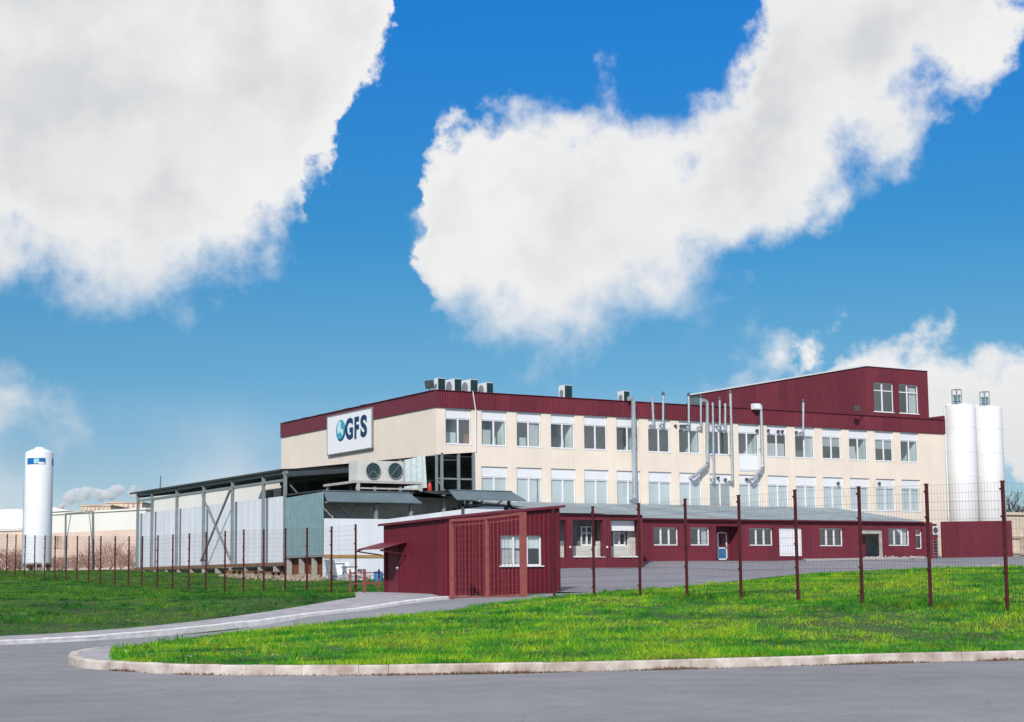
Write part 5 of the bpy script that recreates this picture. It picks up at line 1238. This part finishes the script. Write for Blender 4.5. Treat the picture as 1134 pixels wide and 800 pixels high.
zt_ = atd(66.5, 561.5, cd)[2]; b = MB(); b.box((p[0]-.45, p[1]-.45, 2), (p[0]+.45, p[1]+.45, zt_-.3)); b.build('stack', mat('tan_brick', (.42, .27, .13), .9, var=.1), t); b = MB(); b.box((p[0]-.55, p[1]-.55, zt_-.29), (p[0]+.55, p[1]+.55, zt_)); b.build('rim', FARR, t)
# smoke: soft plume drifting right, real volume
bm_pts = [(69.5, 559.5, .5), (72, 556.5, .7), (75, 553, .85), (78, 550.5, 1.0), (82, 549, 1.05), (86, 548, 1.1), (91, 547.2, 1.05), (96, 546.2, 1.15), (101, 546, 1.0), (106, 546.6, .8), (112, 549, 1.0), (117, 549.5, .9), (122, 548, .9), (127, 544.5, 1.2), (131.5, 541.8, 1.1), (134, 540.5, .7), (146.5, 545, .9), (148, 541, .6), (149, 548, .7)]
mb = bpy.data.metaballs.new('smoke'); mb.resolution = .35; mb.render_resolution = .35; mbo = bpy.data.objects.new('smoke_mb', mb); COL.objects.link(mbo)
for x, y, r in bm_pts:
    for k in range(3):
        q = atd(x+random.uniform(-1.2, 1.2), y+random.uniform(-1, 1), cd+random.uniform(-1, 1)); e = mb.elements.new(); e.co = q; e.radius = r*random.uniform(1.2, 1.9)
dg = bpy.context.evaluated_depsgraph_get(); dg.update(); sm = bpy.data.meshes.new_from_object(mbo.evaluated_get(dg)); bpy.data.objects.remove(mbo)
sm.name = 'smoke'; so_ = bpy.data.objects.new('smoke', sm); COL.objects.link(so_)
vm = bpy.data.materials.new('smoke_volume'); vm.use_nodes = True; nt = vm.node_tree; nt.nodes.clear(); pv = nt.nodes.new('ShaderNodeVolumePrincipled'); pv.inputs['Density'].default_value = .8; pv.inputs['Color'].default_value = (.97, .97, .98, 1); ou = nt.nodes.new('ShaderNodeOutputMaterial'); nt.links.new(pv.outputs[0], ou.inputs['Volume'])
ge = nt.nodes.new('ShaderNodeNewGeometry'); nn_ = nt.nodes.new('ShaderNodeTexNoise'); nn_.inputs['Scale'].default_value = .9; nn_.inputs['Detail'].default_value = 5; nt.links.new(ge.outputs['Position'], nn_.inputs['Vector'])
mr_ = nt.nodes.new('ShaderNodeMapRange'); mr_.inputs[1].default_value = .42; mr_.inputs[2].default_value = .6; mr_.inputs[3].default_value = .0; mr_.inputs[4].default_value = 1.3; nt.links.new(nn_.outputs[0], mr_.inputs[0]); nt.links.new(mr_.outputs[0], pv.inputs['Density'])
S.cycles.volume_bounces = 8; S.cycles.volume_step_rate = .5
sm.materials.clear(); sm.materials.append(vm); tag(so_, 'white smoke plume drifting right from the tan chimney', 'smoke', kind='stuff')
# gantry frame
gd = 150; ga = [atd(72.3, 631, gd), atd(72.8, 569, gd), atd(103, 566.5, gd), atd(103.5, 631, gd)]
t = empty('goalpost_frame', tuple(ga[0]), 'white steel goalpost frame standing on the lawn right of the tank', 'frame')
b = MB(); b.bar(ga[0]-(0, 0, .4), ga[1], .14); b.build('post', GREY, t); b = MB(); b.bar(ga[3]-(0, 0, .4), ga[2], .18); b.build('post', GREY, t)
b = MB(); b.bar(ga[1], ga[2], .12); b.build('crossbar', GREY, t); b = MB(); b.bar(ga[1]+(ga[2]-ga[1])*.2, ga[0]+(ga[1]-ga[0])*.6+(ga[2]-ga[1])*.06, .06); b.bar(ga[1]+(ga[2]-ga[1])*.85, ga[0]+(ga[3]-ga[0])*.96+(0, 0, 2.2), .06); b.build('brace', GREY, t)
p = atd(174, 545, 260); t = empty('crane_jib', (p[0], p[1], 3), 'thin leaning lattice mast far beyond the loading shed', 'mast'); b = MB(); q0 = atd(172.5, 560, 260); q1 = atd(178, 527, 260)
b.bar((q0[0], q0[1], 3), q1, .12); b.bar((q0[0]+.9, q0[1], 3), q1, .12); b.build('mast_frame', GREY, t)
b = MB(); b.bar((q0[0]+.4, q0[1], 3), q1, .05); b.build('cable', GREY, t)

# beige stone building and bare trees on the right
t, a, u, n, Wd = frontal('stone_building', 1117, 150, 1180, 154, atd(1126, 570, 150)[2], 2.6, 10, BEIGE, 'beige stone building at the right edge beside the sheet fence', 'building', BEIGE)
b = MB()
for zz in (atd(1126, 595, 150)[2], atd(1126, 612, 150)[2]): b.obox(a+u*Wd/2+n*.06+np.array((0, 0, zz-a[2])), u, (0, 0, 1), n, Wd/2, .12, .08)
b.build('string_course', FARR, t)
b = MB(); p = a+u*2.5+n*.08; b.obox((p[0], p[1], atd(1126, 605, 150)[2]), u, (0, 0, 1), n, .9, .8, .04); b.build('lower_window', FARR, t)

def bare_tree(name, base, h, spread, label, cat, nb=5, m=BARK, seed=1, trunk=True, group=None):
    r = random.Random(seed); t = empty(name, tuple(base), label, cat, group); tr = MB(); tw = MB()
    def grow(p, d, L, rad, lev):
        q = p+d*L
        (tr if lev < 2 else tw).tube([p, p+d*L*.5+np.array([r.uniform(-.05, .05) for _ in range(3)])*L, q], rad, 6 if lev < 2 else 3, True, rad*.6)
        if lev >= 4: return
        for k in range(r.randint(3, 5) if lev else nb):
            nd = unit(d+np.array([r.uniform(-1, 1), r.uniform(-1, 1), r.uniform(-.25, .7)])*spread); f = r.uniform(.55, 1.)
            grow(p+d*L*f, nd, L*r.uniform(.5, .75), rad*.5, lev+1)
    base = np.array(base, float)
    grow(base-(0, 0, .2), np.array([0, 0, 1.]), h*.38, h*.022, 0)
    tr.build('trunk', m, t); tw.build('crown', m, t); return t
for i, (x, d_, ytop, lab) in enumerate(((1118, 172, 541, 'bare dark tree closest to the silos behind the stone building'), (1128, 182, 533, 'taller bare dark tree behind the stone building at right'), (1140, 175, 538, 'bare dark tree at the very right edge behind the stone building'))):
    base = atd(x, 612, d_); top = atd(x, ytop, d_); bare_tree('bare_tree', base, (top[2]-base[2])*1.05, 1.0, lab, 'tree', 7, BARK, 20+i, group='bare trees behind the stone building')
def shrub(x, yb, d_, w, h, label, m=TWIG, seed=0, n=260, group='bare shrubs before the white warehouse'):
    r = random.Random(seed); base = atd(x, yb, d_); base[2] = h1(base[0], base[1]); t = empty('bare_shrub', tuple(base), label, 'shrub', group)
    s_ = MB(); tw = MB()
    for k in range(9):
        a_ = r.uniform(0, 6.28); q = base+np.array((math.cos(a_)*w*.25, math.sin(a_)*w*.25, h*r.uniform(.5, .9))); s_.tube([base-(0, 0, .1), q], .035, 5, True, .015)
    for k in range(n):
        a_ = r.uniform(0, 6.28); rr = r.random()**.5*w*.5; p = base+np.array((math.cos(a_)*rr, math.sin(a_)*rr, h*r.uniform(.05, .75))); d = unit((math.cos(a_)*r.uniform(0, .9)+r.uniform(-.3, .3), math.sin(a_)*r.uniform(0, .9)+r.uniform(-.3, .3), r.uniform(.35, 1))); L = r.uniform(.3, .8)*h*.5
        q = p+d*L; u_ = unit(np.cross(d, (.3, .5, .2)))*.022; tw.quad(p-u_, p+u_, q)
    s_.build('stem', m, t); tw.build('twigs', m, t)
lab = ['low reddish brown shrub just right of the tank', 'reddish bare shrub between tank and goalpost frame', 'wide brown shrub inside the goalpost frame', 'brown bare shrub against the right goalpost', 'tall tangled bare shrub right of the goalpost frame', 'dense brown shrub midway from goalpost to loading shed', 'spreading bare shrub left of the shed end post', 'small brown shrub at the shed corner post']
for i, (x, w, h) in enumerate(((60, 3, 1.5), (68, 4, 1.7), (84, 5, 1.6), (100, 4, 1.9), (110, 4.5, 2.6), (122, 5, 3.4), (134, 5, 2.8), (145, 4, 2.0))): shrub(x, 628, 165+(i % 3)*4, w, h, lab[i], seed=40+i, n=260 if h > 2.5 else 420)
for i, (x, w, h, l_) in enumerate(((2, 6, 1.0, 'dark brown low shrub at the left frame edge'), (14, 6, 2.0, 'dark brown rounded shrub heap left of the tank'), (22, 4, 2.6, 'dark brown shrub touching the left side of the tank'))): shrub(x, 634, 160, w, h, l_, seed=70+i, n=600, group='brown shrubs left of the tank')

# ------------------------------------------------------------------ clutter by the loading bay
def at_ground(x, y, X):
    p = onX(x, y, X); return p
BYc = LBY-1.6
p = onY(419, 636, BYc-6); zb_ = h1(p[0], p[1]); t = empty('barrel', (p[0], p[1], zb_), 'blue plastic barrel in the clutter beside the gatehouse door', 'barrel')
b = MB(); b.lathe((p[0], p[1], zb_), [(.25, 0), (.27, .08), (.28, .2), (.27, .23), (.28, .26), (.28, .38), (.27, .41), (.28, .44), (.26, .52), (.23, .55)], 20); b.build('drum', BLUE, t, True)
b = MB(); b.lathe((p[0], p[1], zb_+.55), [(.24, 0), (.24, .03), (.18, .04)], 20); b.build('lid', BLUE, t, True)
def lean_panel(x, yb, w, h, ang, tilt, label, m, Y=BYc):
    p = onY(x, yb, Y); z = h1(p[0], p[1]); u = np.array((math.cos(ang), math.sin(ang), 0)); up_ = unit((-math.sin(ang)*tilt, math.cos(ang)*tilt, 1)); n_ = np.cross(u, up_)
    b = MB(); b.obox(np.array((p[0], p[1], z))+up_*h/2, u, up_, n_, w/2, h/2, .03); return tag(b.build('leaning_panel', m), label, 'panel', 'panels dumped by the loading bay')
lean_panel(369, 639, .75, 1.3, .2, .35, 'grey panel leaning at the left of the clutter by the loading bay', GREY)
lean_panel(377, 640, 1.2, 1.15, -.3, .45, 'white panel leaning steeply in the middle of the clutter', PANELW)
lean_panel(404, 640, 1.3, .6, .5, .6, 'pale low panel leaning at the right of the clutter near the barrel', PANELW)
p = onY(372, 640, BYc-.8); z = h1(p[0], p[1]); t = empty('trestle', (p[0], p[1], z), 'grey metal trestle frame among the dumped panels', 'trestle')
b = MB(); b.bar((p[0]-.6, p[1], z+1.0), (p[0]+.6, p[1], z+1.0), .09); b.build('top_bar', GREY, t)
for s_ in (-.55, .55):
    for q in (-.3, .3): b = MB(); b.bar((p[0]+s_, p[1], z+.98), (p[0]+s_*1.1, p[1]+q, z), .05); b.build('leg', GREY, t)
for i, (x, s_, l_) in enumerate(((387, .45, 'large white box dumped in front of the loading bay wall'), (394, .33, 'small grey white box beside the large dumped box'))):
    p = onY(x, 640, BYc-.3); z = h1(p[0], p[1]); t = empty('dumped_box', (p[0], p[1], z), l_, 'box', 'boxes dumped by the loading bay'); u = unit((1, .3*(i*2-1), 0))
    b = MB(); b.obox((p[0], p[1], z+s_*.8), u, np.cross((0, 0, 1), u), (0, 0, 1), s_, s_*.8, s_*.8); b.build('body', PVC if i == 0 else GREY, t); b = MB(); b.obox((p[0], p[1], z+s_*1.65), u, np.cross((0, 0, 1), u), (0, 0, 1), s_*1.05, s_*.85, .04); b.build('lid', GREY, t)
p = onY(402, 637, BYc-2.5); rubble('debris_heap', p, 1.7, 1.0, .35, 80, mat('dusty_debris', (.40, .40, .40), .9, var=.4, scale=3), 'heap of white and grey debris beside the loading bay wall', 'debris', .2)
p = onX(338, 634, 42.2); rubble('rubble_heap', p, 1.0, 2.6, .4, 220, SAND, 'sandy rubble heap below the teal corrugated side', 'rubble', .11)
p = onX(290, 634, 41.8); rubble('rubble_heap', p, 1.6, 6.5, .12, 260, SAND, 'long pale spread of sand and rubble along the shed dock', 'rubble', .08)
for i, (x, l_) in enumerate(((259, 'timber pallet leaning at the dock below the crossed braces'), (283, 'timber pallet by the dock between two shed posts'), (302, 'timber pallet by the dock nearest the teal sheet'))):
    p = onX(x, 630, 43.3); z = h1(p[0], p[1]); t = empty('pallet', (p[0], p[1], z), l_, 'pallet', 'pallets along the shed dock')
    b = MB()
    for k in range(5): b.box((p[0]-.5, p[1]-.6+k*.26, z+.24), (p[0]+.5, p[1]-.42+k*.26, z+.28))
    b.build('deck', BROWN, t); b = MB()
    for k in range(3): b.box((p[0]-.5+k*.42, p[1]-.6, z), (p[0]-.36+k*.42, p[1]+.6, z+.24))
    b.build('bearer', BROWN, t)

# weeds and dead leaves in the gutter at the foot of the kerb
def gutter():
    b = MB()
    seg = [(p, q) for p, q in zip(kf[:-1], kf[1:])]
    def clump(x): return .5+.5*math.sin(x*1.9+1.3*math.sin(x*.8)+2*math.sin(x*.31))
    d = unit(kf[0]-kf[4]); n = np.array([d[1], -d[0]]); n = n if n@np.array(kf[4]) < 0 else -n
    t0 = 0
    for p, q in seg:
        L = np.linalg.norm(q-p)
        for k in range(int(L*330)):
            t = random.random(); a = p+(q-p)*t; c = clump(t0+t*L)
            if random.random() > c**2*.8+.16: continue
            off = abs(random.gauss(0, .03+.04*c)); x, y = a+n*off; h_ = random.uniform(.008, .03)*(1+1.5*c*c); w = random.uniform(.006, .016); an = random.uniform(0, 6.28); lx, ly = random.gauss(0, .03), random.gauss(0, .03)
            b.quad((x-w*math.cos(an), y-w*math.sin(an), .001), (x+w*math.cos(an), y+w*math.sin(an), .001), (x+lx, y+ly, h_))
        t0 += L
    o = b.build('gutter_weeds', mat('gutter_weeds', (.15, .06, .045), .95, var=.4, scale=2, lo=.4, hi=.6, col2=(.10, .10, .03)))
    tag(o, 'brown and green weeds with dead leaves in the gutter along the kerb', 'weeds', kind='stuff')
gutter()
